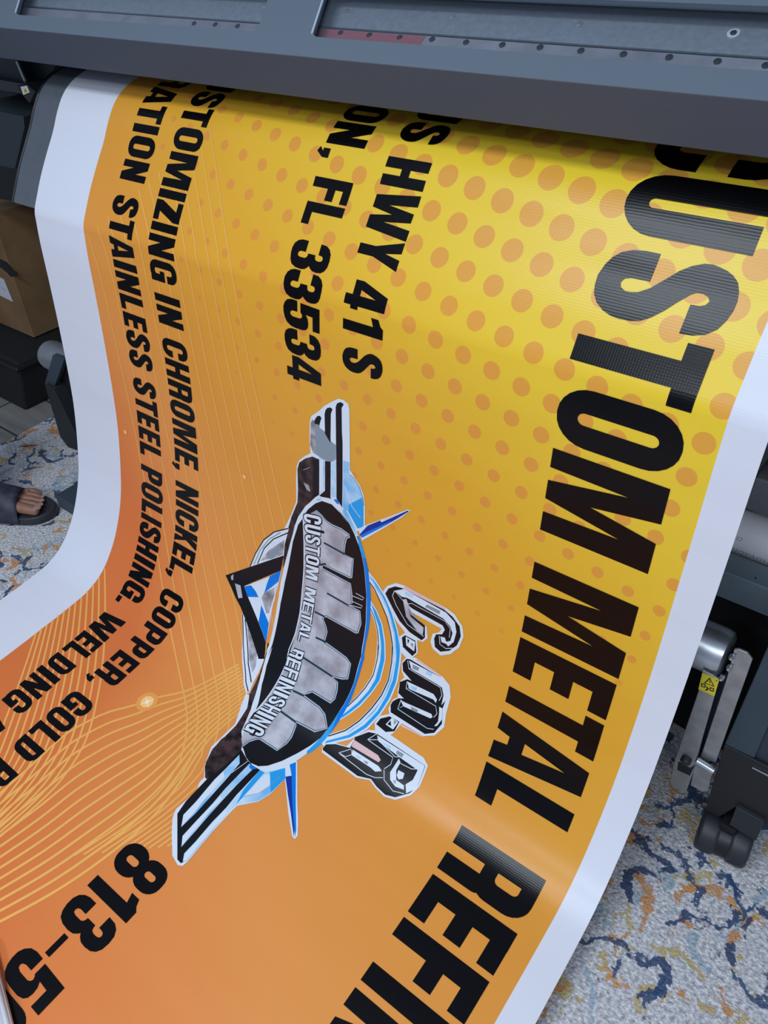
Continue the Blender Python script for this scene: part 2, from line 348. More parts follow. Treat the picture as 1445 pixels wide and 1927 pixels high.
PC = dict(W=(.72, .80, .90), K=(.006, .006, .009), N=(.035, .018, .018), L=(.30, .62, .90), B=(.0, .20, .74), D=(.005, .035, .34), G=(.34, .32, .36), S=(.47, .46, .50), T=(.01, .045, .08), P=(.78, .52, .52), C=(.02, .36, .82), H=(.25, .31, .37), O=(.90, .47, .09), Y=(1., .62, .25), X=(1, .88, .65), Z=(.87, .37, .08))
PM = {k: vcol('print_'+n, PC[k]) for k, n in dict(W='ice_white', K='logo_black', N='maroon_black', L='sky_blue', B='cobalt', D='deep_blue', G='dull_silver', S='silver', T='teal_black', P='pink_white', C='azure', H='steel_grey', O='wave_orange', Y='glow_orange', X='glow_white', Z='halo_orange').items()}

PM['S'] = vinyl('print_silver', mottled((.34, .32, .36), (.60, .61, .68), 24)); PM['G'] = vinyl('print_dull_silver', mottled((.20, .18, .20), (.55, .55, .60), 40))
PM['N'] = vinyl('print_maroon_black', mottled((.008, .006, .008), (.075, .04, .042), 55)); PM['L'] = vinyl('print_sky_blue', mottled((.18, .50, .86), (.60, .78, .92), 22))
PM['O'] = vinyl('print_wave_orange', along([(.2, (.82, .44, .045)), (.5, (.86, .43, .09)), (.9, (.86, .41, .10)), (1.2, (.88, .43, .10)), (1.9, (.92, .47, .12))]))
def sheet(name, u0, u1, s0, s1, off, mats, parent, nu=24, thick=0.0005):
    rows = [s0]+[float(x) for x in S if s0+1e-4 < x < s1-1e-4]+[s1]
    V = []; NN = []; UVs = []
    for s in rows:
        for i in range(nu+1):
            u = u0+(u1-u0)*i/nu; p, n = surf(u, s, off); V.append(p); NN.append(n); UVs.append((u, s))
    F = [(r*(nu+1)+i, r*(nu+1)+i+1, (r+1)*(nu+1)+i+1, (r+1)*(nu+1)+i) for r in range(len(rows)-1) for i in range(nu)]
    return decal(name, V, F, NN, UVs, mats, parent, None)
def decal(name, V, F, NN, UVs, mats, parent, mi):
    me = bpy.data.meshes.new(name); me.from_pydata(V, [], F)
    # face the normals to the viewer side
    p = me.polygons[0]; c = Vector(NN[p.vertices[0]])
    if p.normal.dot(c) < 0: me.flip_normals()
    ul = me.uv_layers.new(name='UVMap')
    for l in me.loops: ul.data[l.index].uv = UVs[l.vertex_index]
    if mi is not None: me.polygons.foreach_set('material_index', mi)
    for p in me.polygons: p.use_smooth = True
    me.normals_split_custom_set_from_vertices(NN)
    return link(name, me, mats, parent)
def inside_poly(C, pl):
    """winding-number test, so that self-touching outlines stay solid"""
    P = np.array(pl, float); w = np.zeros(len(C), int)
    x, y = C[:, 0], C[:, 1]
    for (x0, y0), (x1, y1) in zip(P, np.roll(P, -1, 0)):
        cr = (x1-x0)*(y-y0)-(x-x0)*(y1-y0)
        w += ((y0 <= y) & (y1 > y) & (cr > 0)).astype(int)-((y0 > y) & (y1 <= y) & (cr < 0)).astype(int)
    return w != 0
def paint(name, polys, mats, parent, off, clip=True):
    """polys: list of (matindex or -1 for a hole, [(u,s)...]) painted in order; becomes one mesh lying on the banner"""
    P = []; Fc = []; E = []
    for mi, pl in polys:
        n = len(P); P += [Vector((float(u), float(s))) for u, s in pl]; Fc.append(list(range(n, n+len(pl))))
    s0 = min(p.y for p in P); s1 = max(p.y for p in P); u0 = min(p.x for p in P)-.01; u1 = max(p.x for p in P)+.01
    for s in S:
        if s0 < s < s1:
            n = len(P); P += [Vector((u0, float(s))), Vector((u1, float(s)))]; E.append((n, n+1))
    vo, eo, fo, ov, oe, of = delaunay_2d_cdt(P, E, Fc, 0, 1e-6, True)
    V = []; NN = []; UVs = []
    for v in vo:
        p, n = surf(v.x, v.y, off); V.append(p); NN.append(n); UVs.append((v.x, v.y))
    VA = np.array([(v.x, v.y) for v in vo]); C = np.array([VA[list(f)].mean(0) for f in fo])
    lab = np.full(len(C), -1)
    for k, pl in polys:
        lab[inside_poly(C, pl)] = k
    F = []; mi = []
    for f, c, k in zip(fo, C, lab):
        if k < 0 or (clip and not (-1.343 < c[0] < -.1655)): continue
        F.append(tuple(f)); mi.append(int(k))
    if not F: return None
    return decal(name, V, F, NN, UVs, mats, parent, mi)
def smooth(pl, n=5):
    P = [np.array(p, float) for p in pl]; k = len(P); out = []
    for i in range(k):
        p0, p1, p2, p3 = P[i-1], P[i], P[(i+1) % k], P[(i+2) % k]
        for j in range(n):
            t = j/n; out.append(.5*((2*p1)+(-p0+p2)*t+(2*p0-5*p1+4*p2-p3)*t*t+(-p0+3*p1-3*p2+p3)*t**3))
    return [tuple(q) for q in out]

# ------------------------------------------------------------------ the heavy condensed lettering
def arc(cx, cy, r, a0, a1, n=6): return [(cx+r*math.cos(math.radians(a0+(a1-a0)*i/n)), cy+r*math.sin(math.radians(a0+(a1-a0)*i/n))) for i in range(n+1)]
def rr(x0, y0, x1, y1, r, ry=None):      # r: one radius or (bl, br, tr, tl)
    if not isinstance(r, tuple): r = (r,)*4
    out = []
    for (cx, cy, a), q in zip(((x0, y0, 180), (x1, y0, 270), (x1, y1, 0), (x0, y1, 90)), r):
        if q <= 0: out.append((cx, cy)); continue
        q = min(q, abs(x1-x0)/2)
        qy = q*1.15
        ex = cx+(q if cx == x0 else -q); ey = cy+(qy if cy == y0 else -qy)
        for i in range(7):
            t = math.radians(a+90*i/6); out.append((ex+q*math.cos(t), ey+qy*math.sin(t)))
    return out
def rc(x0, y0, x1, y1): return [(x0, y0), (x1, y0), (x1, y1), (x0, y1)]
S_OUT = [(.031,.385),(.42,.385),(.425,.24),(.455,.195),(.513,.176),(.575,.19),(.614,.23),(.614,.271),(.594,.327),(.509,.401),(.343,.489),(.20,.56),(.10,.635),(.041,.711),(.03,.77),(.046,.82),(.075,.88),(.12,.93),(.19,.975),(.30,1.005),(.42,1.02),(.55,1.02),(.70,1.0),(.83,.965),(.93,.90),(.98,.82),(.995,.725),(.597,.725),(.59,.79),(.56,.825),(.503,.843),(.45,.82),(.425,.78),(.43,.735),(.47,.70),(.616,.626),(.75,.565),(.88,.49),(.96,.42),(.992,.35),(1.0,.26),(.985,.19),(.94,.12),(.86,.055),(.75,.01),(.62,-.01),(.48,-.015),(.315,.01),(.20,.045),(.106,.10),(.05,.18),(.03,.27)]
T3 = [(0,.36),(.0,.2),(.05,.1),(.16,.02),(.33,-.02),(.55,-.02),(.75,.01),(.9,.07),(.98,.18),(1.0,.33),(.97,.44),(.88,.51),(.82,.535),(.9,.58),(.97,.65),(.99,.76),(.96,.88),(.87,.96),(.72,1.01),(.5,1.025),(.28,1.01),(.12,.95),(.03,.86),(.01,.71),(.39,.71),(.40,.79),(.43,.83),(.5,.845),(.57,.83),(.6,.78),(.6,.70),(.57,.655),(.5,.635),(.42,.63),(.42,.44),(.5,.435),(.57,.41),(.6,.37),(.6,.24),(.57,.18),(.5,.165),(.43,.18),(.39,.23),(.39,.36)]
T5 = [(0,.38),(-.01,.22),(.04,.1),(.17,.02),(.33,-.02),(.52,-.02),(.72,.01),(.88,.07),(.98,.18),(1.01,.32),(1.01,.52),(.96,.62),(.86,.67),(.72,.685),(.55,.67),(.41,.62),(.43,.81),(.94,.81),(.94,1.0),(.08,1.0),(.04,.47),(.38,.47),(.42,.50),(.5,.52),(.57,.50),(.61,.45),(.61,.26),(.57,.19),(.5,.17),(.43,.19),(.39,.25),(.39,.38)]
def glyph(ch, w):
    t = .195
    g = {
     'I': lambda: [(1, rc(0, 0, w, 1))],
     'O': lambda: [(1, rr(0, -.015, w, 1.015, .24)), (0, rr(.2, .165, w-.2, .835, .07))],
     '0': lambda: [(1, rr(0, -.015, w, 1.015, .24)), (0, rr(.2, .165, w-.2, .835, .07))],
     'C': lambda: [(1, rr(0, -.015, w, 1.015, .24)), (0, rr(.2, .165, w-.2, .835, .07)), (0, rc(w*.5, .385, w+.1, .615))],
     'G': lambda: [(1, rr(0, -.015, w, 1.015, .24)), (0, rr(.2, .165, w-.2, .835, .07)), (0, rc(w*.5, .38, w+.1, .625)), (1, rc(w*.5, .36, w, .53)), (1, rc(w-.13, 0, w, .4))],
     'D': lambda: [(1, rr(0, 0, w, 1, (0, .24, .24, 0))), (0, rr(.2, .17, w-.2, .83, (0, .06, .06, 0)))],
     'U': lambda: [(1, rr(0, -.015, w, 1, (.24, .24, 0, 0))), (0, rr(.2, .165, w-.2, 1.2, (.065, .065, 0, 0)))],
     'P': lambda: [(1, rc(0, 0, .2, 1)), (1, rr(0, .33, w, 1, (0, .2, .2, 0))), (0, rr(.2, .5, w-.2, .83, (0, .05, .05, 0)))],
     'R': lambda: [(1, rc(0, 0, .2, 1)), (1, rr(0, .40, w, 1, (0, .14, .2, 0))), (1, rr(w-.2, 0, w-.005, .52, (0, 0, .1, 0))), (0, rr(.2, .56, w-.2, .83, (0, .05, .05, 0)))],
     'H': lambda: [(1, rc(0, 0, .2, 1)), (1, rc(w-.2, 0, w, 1)), (1, rc(0, .4, w, .6))],
     'N': lambda: [(1, rc(0, 0, .18, 1)), (1, rc(w-.18, 0, w, 1)), (1, [(0, 1), (.2, 1), (w, 0), (w-.2, 0)])],
     'K': lambda: [(1, rc(0, 0, .2, 1)), (1, [(.15, .3), (.15, .52), (w-.23, 1), (w, 1), (w-.17, .52), (w+.01, 0), (w-.22, 0), (.28, .36)])],
     'M': lambda: [(1, [(x*w, y) for x, y in [(0, 0), (.223, 0), (.246, .70), (.377, 0), (.6, 0), (.745, .70), (.765, 0), (1, 0), (1, 1), (.63, 1), (.508, .41), (.4, 1), (0, 1)]])],
     'W': lambda: [(1, [(x*w, y) for x, y in [(0, 1), (.24, 1), (.31, .36), (.40, .97), (.60, .97), (.69, .36), (.76, 1), (1, 1), (.87, 0), (.59, 0), (.5, .5), (.41, 0), (.13, 0)]])],
     'Y': lambda: [(1, [(0, 1), (.21, 1), (w/2, .64), (w-.21, 1), (w, 1), (w/2+.1, .38), (w/2+.1, 0), (w/2-.1, 0), (w/2-.1, .38)])],
     'A': lambda: [(1, [(0, 0), (.2, 0), (.225, .15), (w-.225, .15), (w-.2, 0), (w, 0), (w/2+.14, 1), (w/2-.14, 1)]), (0, [(w/2-.065, .32), (w/2+.065, .32), (w/2, .78)])],
     'T': lambda: [(1, rc(w/2-.1, 0, w/2+.1, 1)), (1, rc(0, .81, w, 1))],
     'L': lambda: [(1, rc(0, 0, .2, 1)), (1, rc(0, 0, w, .2))],
     'E': lambda: [(1, rc(0, 0, .2, 1)), (1, rc(0, 0, w, .2)), (1, rc(0, .41, w*.96, .61)), (1, rc(0, .81, w, 1))],
     'F': lambda: [(1, rc(0, 0, .2, 1)), (1, rc(0, .41, w*.97, .61)), (1, rc(0, .81, w, 1))],
     'Z': lambda: [(1, rc(0, 0, w, .2)), (1, rc(0, .81, w, 1)), (1, [(0, .1), (0, .24), (w-.25, .85), (w, .9), (w, .77), (.25, .15)])],
     'S': lambda: [(1, [(x*w, y) for x, y in S_OUT])],
     '3': lambda: [(1, [(x*w, y) for x, y in T3])],
     '5': lambda: [(1, [(x*w, y) for x, y in T5])],
     '8': lambda: [(1, rr(0, -.02, w, .55, .23)), (1, rr(.02, .46, w-.02, 1.02, .21)), (0, rr(.21, .16, w-.21, .42, .06)), (0, rr(.215, .62, w-.215, .85, .06))],
     '4': lambda: [(1, [(0, .17), (w, .17), (w, .35), (w-.07, .35), (w-.07, 1), (w-.36, 1), (0, .37)]), (1, rc(w-.27, 0, w-.07, .2)), (0, [(.17, .35), (w-.27, .35), (w-.27, .74)])],
     '1': lambda: [(1, rc(w-.21, 0, w, 1)), (1, [(0, .70), (w-.2, .76), (w-.1, 1), (w-.2, 1), (w-.26, .93), (0, .88)])],
     ',': lambda: [(1, [(.02, .18), (.21, .18), (.21, .02), (.10, -.15), (.0, -.09), (.09, .0), (.02, .0)])],
     '.': lambda: [(1, rc(0, 0, w, .19))],
     '-': lambda: [(1, rc(0, .33, w, .44))],
    }[ch]()
    return g
def words(spec):
    out = [[]]; last = None
    for it in spec.split(';'):
        a, b_ = map(float, it.split()[1:])
        if last is not None and a-last > 12.5 and (a-last > 25 or it.split()[0] != 'A' or True): out.append([])
        out[-1].append(it); last = b_
    return [';'.join(w) for w in out]
def lerp_tab(tab, s):
    return float(np.interp(s, [a for a, b in tab], [b for a, b in tab]))
def text_line(spec, base, cap):
    """spec 'X s0 s1; ...' in mm along the banner, base/cap: tables s(mm)->u(mm). Returns paint polys."""
    out = []
    for it in spec.split(';'):
        ch, a, b_ = it.split(); a = float(a); b_ = float(b_)
        H = lerp_tab(cap, a)-lerp_tab(base, a); w = (b_-a)/H
        for k, pl in glyph(ch, w):
            q = []
            for x, y in pl:
                s = a+x*H; ub = lerp_tab(base, s); ut = lerp_tab(cap, s)
                q.append(((ub+(ut-ub)*y)/1000, s/1000))
            out.append((0 if k else -1, q))
    return out
HEAD = "C 168 246;U 255 329;S 343 427;T 434 507;O 516 595;M 608 738;M 794 924;E 935 1002;T 1012 1081;A 1082 1168;L 1178 1239;R 1291 1370;E 1381 1450;F 1460 1526;I 1537 1567;N 1579 1655"
HB = [(0,-363),(1170,-361),(1240,-357),(1300,-354),(1400,-351),(1700,-350)]; HC = [(0,-206),(1000,-205),(1180,-202),(1300,-200),(1400,-198),(1700,-199)]
ADDR1 = "U 182 220;S 225 264;H 289 328;W 334 397;Y 399 439;4 462 503;1 508 536;S 560 600"
ADDR2 = "O 205 243;N 247 285;, 291 306;F 334 367;L 371 404;3 427 469;3 471 514;5 516 559;3 562 604;4 607 648"
SERV1 = "U 182 218;S 222 259;T 261 293;O 298 334;M 339 397;I 402 416;Z 420 453;I 457 471;N 477 513;G 519 556;I 579 593;N 600 635;C 661 697;H 702 738;R 744 780;O 785 821;M 828 886;E 893 923;, 927 942;N 968 1006;I 1012 1026;C 1031 1067;K 1072 1106;E 1110 1139;L 1144 1172;, 1174 1188;C 1215 1252;O 1256 1290;P 1296 1331;P 1337 1370;E 1378 1407;R 1413 1448;, 1453 1467;G 1495 1532;O 1537 1573;L 1579 1609;D 1615 1648;P 1673 1708;L 1714 1745"
B3 = [(200,-1158),(400,-1159.5),(600,-1155),(700,-1153),(830,-1155),(970,-1159),(1110,-1158),(1240,-1155),(1340,-1150),(1450,-1147),(1600,-1140),(1700,-1133)]
C3 = [(200,-1091),(450,-1092),(600,-1087.5),(830,-1087),(1000,-1090),(1150,-1089),(1290,-1086),(1450,-1081),(1590,-1073),(1700,-1071)]
SERV2 = "R 189 225;A 229 268;T 269 301;I 305 319;O 325 361;N 367 402;S 428 463;T 467 499;A 501 538;I 542 556;N 562 597;L 604 633;E 639 667;S 672 708;S 712 748;S 771 807;T 811 844;E 848 876;E 883 911;L 918 947;P 971 1005;O 1010 1047;L 1053 1082;I 1086 1099;S 1103 1139;H 1143 1177;I 1183 1197;N 1203 1238;G 1243 1280;. 1284 1298;W 1324 1386;E 1389 1417;L 1421 1449;D 1458 1491;I 1498 1513;N 1519 1555;G 1561 1598;A 1620 1660;N 1666 1702"
B4 = [(200,-1271),(350,-1270),(450,-1270),(540,-1263.5),(640,-1262),(780,-1265),(900,-1270),(1050,-1270),(1200,-1266),(1330,-1261),(1420,-1257),(1500,-1257),(1560,-1252),(1700,-1244)]
C4 = [(200,-1202),(350,-1203),(500,-1202),(560,-1196),(700,-1195),(850,-1200),(900,-1202),(1090,-1202),(1200,-1198),(1330,-1195),(1430,-1191),(1500,-1191),(1560,-1186),(1700,-1180)]
PHONE = "8 1625 1679;1 1686 1722;3 1731 1783;- 1789 1824;5 1831 1883;0 1889 1942"

banner = empty('vinyl_banner', (-.81, .78, 0))
tag(banner, 'glossy yellow and orange printed vinyl banner hanging from the printer onto the rug', 'banner')
sheet('banner_sheet', -1.5, -.12, S[0], S[-1], 0.0, m_art, banner)
# wave lines
def px_uv(pts): return [uv(p) for p in pts]
def resample(pl, n):
    P = catmull(pl, 6); d = np.r_[0, np.cumsum(np.linalg.norm(np.diff(P, axis=0), axis=1))]
    t = np.linspace(0, d[-1], n); return np.c_[np.interp(t, d, P[:, 0]), np.interp(t, d, P[:, 1])]
def ribbon(pl, w):
    P = np.array(px_uv(pl)); T = np.gradient(P, axis=0); T /= np.linalg.norm(T, axis=1)[:, None]+1e-9; Nn = np.c_[-T[:, 1], T[:, 0]]
    return list(zip(P+Nn*w/2, P-Nn*w/2))
def family(a, b, n, w, bow=0):
    A = resample(a, 34); Bb = resample(b, 34); out = []
    for i in range(n):
        t = i/(n-1); out.append(ribbon([tuple(q) for q in A*(1-t)+Bb*t], w))
    return out
fams = []
fams += family([(197,1070),(198,1150),(195,1230),(185,1305),(163,1390),(125,1455),(80,1505),(0,1575)], [(70,1185),(42,1270),(12,1350),(-20,1430),(-50,1480),(-80,1520),(-110,1560),(-150,1600)], 13, .0042)
fams += family([(165,440),(190,520),(209,605),(236,725),(262,852),(283,963),(306,1104),(321,1187),(344,1297),(353,1350),(340,1430),(300,1490),(230,1550),(140,1610)], [(395,240),(425,440),(460,640),(495,800),(530,960),(565,1100),(590,1250),(590,1340),(560,1410),(500,1470),(430,1530),(350,1590)], 13, .0034)
fams += family([(-10,1502),(60,1440),(120,1385),(165,1358),(205,1340),(250,1328),(300,1312),(360,1297),(450,1250)], [(-20,1745),(100,1680),(200,1612),(280,1545),(330,1485),(365,1430),(400,1385),(470,1325)], 13, .0050)
def strips(name, fams, mi, mats, parent, off):
    V = []; NN = []; UVs = []; F = []
    for k, rb in enumerate(fams):
        # subdivide where the profile rows cross
        n0 = len(V)
        rows = []
        for (a, b_), (c, d) in zip(rb[:-1], rb[1:]):
            m_ = max(1, int(abs(c[1]-a[1])/.004)+1)
            for j in range(m_): rows.append((a+(c-a)*j/m_, b_+(d-b_)*j/m_))
        rows.append(rb[-1])
        for a, b_ in rows:
            for q in (a, b_):
                p, n = surf(q[0], q[1], off+k*.000002); V.append(p); NN.append(n); UVs.append((q[0], q[1]))
        for i in range(len(rows)-1):
            c = (rows[i][0]+rows[i+1][1])/2
            if -1.343 < c[0] < -.1655: F.append((n0+2*i, n0+2*i+1, n0+2*i+3, n0+2*i+2))
    # consistent winding
    F2 = []
    for f in F:
        a, b_, c = (Vector(V[i]) for i in f[:3]); nn = (b_-a).cross(c-a)
        F2.append(f if nn.dot(Vector(NN[f[0]])) > 0 else f[::-1])
    return decal(name, V, F2, NN, UVs, mats, parent, None)
strips('wave_line_print', fams, 0, PM['O'], banner, .00035)
# soft printed glow stars
def disc(q, r, n=20): c = uv(q); return [(c[0]+r*math.cos(6.2832*i/n), c[1]+r*math.sin(6.2832*i/n)) for i in range(n)]
def star(q, r, asp=.12):
    c = uv(q); o = []
    for i in range(8):
        a = math.pi*i/4+.5; rad = r if i % 2 == 0 else r*asp; o.append((c[0]+rad*math.cos(a), c[1]+rad*math.sin(a)))
    return o
GM = [PM['Z'], PM['Y'], PM['X']]
paint('glow_star_print', [(0, disc((277,1321),.022)), (1, disc((277,1321),.013)), (2, star((277,1321),.016)), (2, disc((277,1321),.004))], GM, banner, .0006)
for q in ((236,813), (460,897)): paint('glow_star_print', [(0, disc(q,.006)), (1, disc(q,.003))], GM, banner, .0006)
for w in (HEAD[:HEAD.index(';M 794')], HEAD[HEAD.index('M 794'):HEAD.index(';R 1291')], HEAD[HEAD.index('R 1291'):]): paint('headline_word', text_line(w, HB, HC), m_k, banner, .0008)
for nm, sp_, ba, ca in (('address_lettering', ADDR1, [(0,-717.5)], [(0,-644)]), ('address_lettering', ADDR2, [(0,-836)], [(0,-763.5)]), ('service_lettering', SERV1, B3, C3), ('service_lettering', SERV2, B4, C4)):
    for w in words(sp_): paint(nm.replace('lettering', 'word'), text_line(w, ba, ca), m_k, banner, .0008)
tag(paint('phone_lettering', text_line(PHONE, [(0,-797)], [(0,-697)]), m_k, banner, .0008), 'black telephone digits 813-5')

# ------------------------------------------------------------------ emblem
RG = dict(A=(540,740,5.558), B=(420,960,5.161), C=(380,1200,4.516), D=(300,1380,4.817), E=(580,940,4.817), F=(590,1200,4.817))
def tr(txt, sm=False):
    out = []; cur = 'A'
    for tok in txt.split():
        if tok in RG: cur = tok; continue
        x, y = map(float, tok.split(',')); ox, oy, k = RG[cur]; out.append((ox+x/k, oy+y/k))
    if sm: out = smooth(out, 4)
    return px_uv(out)
KEYS = list('WKNLBDGSTPCH'); LM = [PM[k] for k in KEYS] + [m_art]
LG = []
def lay(c, txt, sm=False): LG.append((KEYS.index(c) if c in KEYS else -1, tr(txt, sm)))
def line(c, txt, w=.0016):
    P = tr(txt); P = np.array(P); T = np.gradient(P, axis=0); T /= np.linalg.norm(T, axis=1)[:, None]; Nn = np.c_[-T[:, 1], T[:, 0]]
    LG.append((KEYS.index(c), [tuple(q) for q in P+Nn*w/2]+[tuple(q) for q in (P-Nn*w/2)[::-1]]))
lay('W', 'C -20,1230 -40,1300 D 150,690 120,770 112,900 118,1110 165,1195 210,1205 260,1160 480,895 700,660 900,620 1012,548 1145,410 1245,250 C 1000,900 1000,850 400,700 420,560 430,520 378,470 340,560 282,735 80,930 25,1080 18,1190')
# rings to the right of the oval
lay('W', 'E 540,640 620,740 705,875 765,1015 815,1180 842,1320 845,1445 F 800,0 795,200 765,400 700,560 608,700 490,830 340,920 90,980 60,940 130,880 290,830 410,745 515,640 610,515 672,380 702,220 707,0 E 765,1440 760,1330 742,1200 710,1060 650,920 590,800 540,730')
lay('C', 'E 555,680 620,760 700,890 757,1025 805,1185 830,1320 832,1445 F 785,0 780,200 750,400 688,550 598,690 480,815 330,905 100,960 120,935 320,880 460,790 580,665 660,530 720,380 750,200 755,0 E 800,1440 795,1320 770,1190 730,1040 680,910 610,790')
line('K', 'E 548,735 600,805 655,925 715,1065 748,1200 766,1330 772,1445 F 715,0 710,220 680,385 618,520 522,647 418,752 290,842 135,893', .0022)
line('L', 'E 560,700 640,820 700,940 750,1090 780,1210 790,1330 F 740,0 735,210 700,390 640,535 550,665 440,770 310,860', .003)
lay('W', 'E 560,900 625,1005 675,1130 702,1290 704,1445 F 662,0 655,200 608,390 528,505 428,618 335,690 240,750 270,650 380,545 460,450 530,340 566,200 580,0 E 625,1440 630,1330 625,1200 592,1070 560,1000')
lay('C', 'E 566,930 618,1010 665,1130 690,1290 692,1445 F 652,0 645,200 598,388 520,498 420,608 330,680 250,735 265,700 400,590 500,480 560,380 605,210 620,0 E 665,1440 660,1290 640,1150 600,1030')
line('K', 'E 565,985 600,1060 632,1195 640,1330 638,1445 F 592,0 578,200 542,340 472,452 392,545 290,640', .0018)
# upper wing
lay('W', 'A 240,310 255,240 335,185 395,130 465,90 540,55 595,70 645,110 656,170 662,800 705,870 765,960 805,1060 818,1180 818,1380 740,1445 600,1445 340,1200 60,1445 -40,1445 45,1270 100,1130 98,900 105,760 130,700 190,655 250,625 240,500')
lay('G', 'A 250,310 268,270 300,300 340,400 340,660 275,620 246,540')
lay('K', 'A 288,290 300,262 322,235 350,235 364,260 345,320 338,420 300,330')
lay('H', 'A 300,320 340,330 400,380 460,480 515,540 515,690 460,720 400,700 340,665 300,600')
lay('W', 'A 345,320 360,270 395,240 400,400 345,360')
lay('K', 'A 396,220 405,175 425,152 455,146 480,165 462,215 458,520 400,420')
lay('L', 'A 340,670 400,695 398,1020 342,1055'); lay('W', 'A 342,690 380,700 378,1010 342,1050')
lay('K', 'A 400,705 460,715 458,1110 440,1080 400,1018')
lay('L', 'A 463,720 515,690 517,1085 465,1085'); lay('W', 'A 470,200 512,165 515,540 462,500')
lay('K', 'A 512,145 525,105 560,90 590,105 595,122 575,150 578,400 585,520 580,1195 520,1095 515,500')
lay('L', 'A 590,700 655,720 655,1200 640,1230 585,1200')
lay('L', 'A 655,855 700,895 758,985 790,1090 805,1200 804,1400 740,1412 640,1230 645,950')
lay('C', 'A 650,1160 790,1090 805,1200 804,1400 740,1412 645,1240')
line('W', 'A 600,960 680,1180 770,1300', .0012)
line('K', 'A 660,850 700,885 760,980 795,1085 806,1180', .0012)
lay('N', 'A 112,790 132,722 195,680 270,660 340,690 340,1060 295,1090 200,1180 130,1290 70,1445 5,1445 50,1290 112,1140 118,1000')
lay('K', 'A 275,690 340,692 340,1060 270,1095')
lay('G', 'A 175,930 230,960 250,1030 210,1010'); line('G', 'A 175,800 250,770', .001)
lay('K', 'A 340,1070 400,1018 470,1110 400,1100')
# spikes
lay('W', 'E 455,265 530,228 700,165 905,88 928,100 850,160 700,250 490,372')
lay('D', 'E 465,318 540,235 655,188 665,205 905,97 915,106 820,165 700,235 490,345')
lay('B', 'E 470,325 560,280 760,190 700,232 490,345'); lay('P', 'E 670,182 880,98 700,180')
lay('W', 'D 1135,300 1250,255 1250,600 1258,800 1254,930 1225,962 1202,930 1168,720 1138,420')
lay('D', 'D 1142,395 1200,385 1205,640 1225,860 1218,940 1190,720 1165,560')
lay('B', 'D 1180,285 1238,262 1236,600 1240,880 1228,945 1205,640 1198,385')
# left ring and triangle
lay('W', 'B 265,555 318,425 398,292 500,212 640,175 600,440 580,455')
line('K', 'B 262,550 316,420 396,288 500,210 635,176', .0022); line('K', 'B 335,520 400,370 490,280 640,215', .0022); line('H', 'B 300,530 360,390 450,280 560,215', .002)
lay('G', 'B 365,492 450,385 600,285 585,430 480,470'); lay('H', 'B 410,470 480,380 560,330 540,420 480,465')
lay('W', 'B 183,1000 215,1030 330,1340 400,1445 C 440,380 400,470 375,470 355,390 343,200 338,0 B 180,1445')
line('K', 'B 190,1010 195,1150 196,1300 205,1445 C 360,180 375,380 395,460', .0022); line('K', 'B 215,1060 230,1200 245,1445 C 395,220 420,380', .0025)
lay('G', 'B 230,1080 300,1230 370,1445 C 470,120 460,240 430,300 400,180 B 255,1445')
lay('K', 'B 25,632 590,438 560,585 205,735 250,860 340,1075 415,1285 400,1445 345,1445 170,940 120,845 75,740')
lay('W', 'B 205,742 460,640 570,580 530,760 490,900 450,1080 415,1282 340,1075 250,860')
lay('B', 'B 455,640 565,582 540,692 400,805 425,720'); lay('B', 'B 205,742 272,728 320,790 345,845 240,842'); lay('B', 'B 372,920 445,1100 415,1282 345,1085')
lay('G', 'B 375,850 400,800 500,750 500,820 445,1000 420,1000'); lay('P', 'B 515,735 530,735 440,1130 425,1240')
lay('S', 'B 115,710 170,730 190,850 150,855'); lay('S', 'B 78,640 102,620 100,680 80,672')
lay('N', 'B 700,0 770,20 700,150 650,330 600,520 580,560 600,330 640,180')
# lower wing
lay('N', 'C 560,40 540,160 480,330 405,480 385,600 292,745 92,945 32,1065 26,1190 60,1215 330,985 345,900 335,800 420,600 500,310 575,60')
lay('K', 'C 35,1190 30,1080 95,950 130,930 100,1000 90,1100'); lay('N', 'D 415,405 412,300 470,165 560,55 640,0 745,0 750,110 735,195 600,290 430,410')
lay('K', 'D 163,1145 163,730 245,612 430,418 600,290 740,150 830,245 925,322 700,560 480,830 225,1165 195,1180')
lay('L', 'D 198,852 218,740 330,622 500,420 605,318 725,195 728,275 600,425 420,625 330,725'); lay('W', 'D 200,850 218,742 330,625 500,424 580,345 590,400 410,600 320,715')
lay('L', 'D 200,1032 210,932 330,800 480,640 600,500 818,275 845,328 700,472 560,622 400,802 330,885'); lay('W', 'D 202,1025 212,935 330,804 480,645 560,560 560,600 390,790 320,875')
lay('L', 'D 212,1165 225,1090 330,980 480,805 640,640 920,325 958,355 760,578 480,885 250,1160'); lay('W', 'D 215,1160 228,1093 330,985 480,812 600,690 620,720 470,885 245,1155')
lay('C', 'D 760,520 860,395 918,328 958,355 760,578 690,655')
lay('L', 'D 955,355 1140,315 1142,412 1010,542 905,612 705,648 760,578'); lay('W', 'D 950,380 1010,370 1000,480 900,550 760,575'); lay('C', 'D 1000,355 1140,318 1142,410 1010,540')
line('H', 'D 765,575 900,545 1000,480 1090,395', .001); line('W', 'D 655,360 800,255', .001)
lay('B', 'D 812,300 840,275 900,315 870,325 830,330')
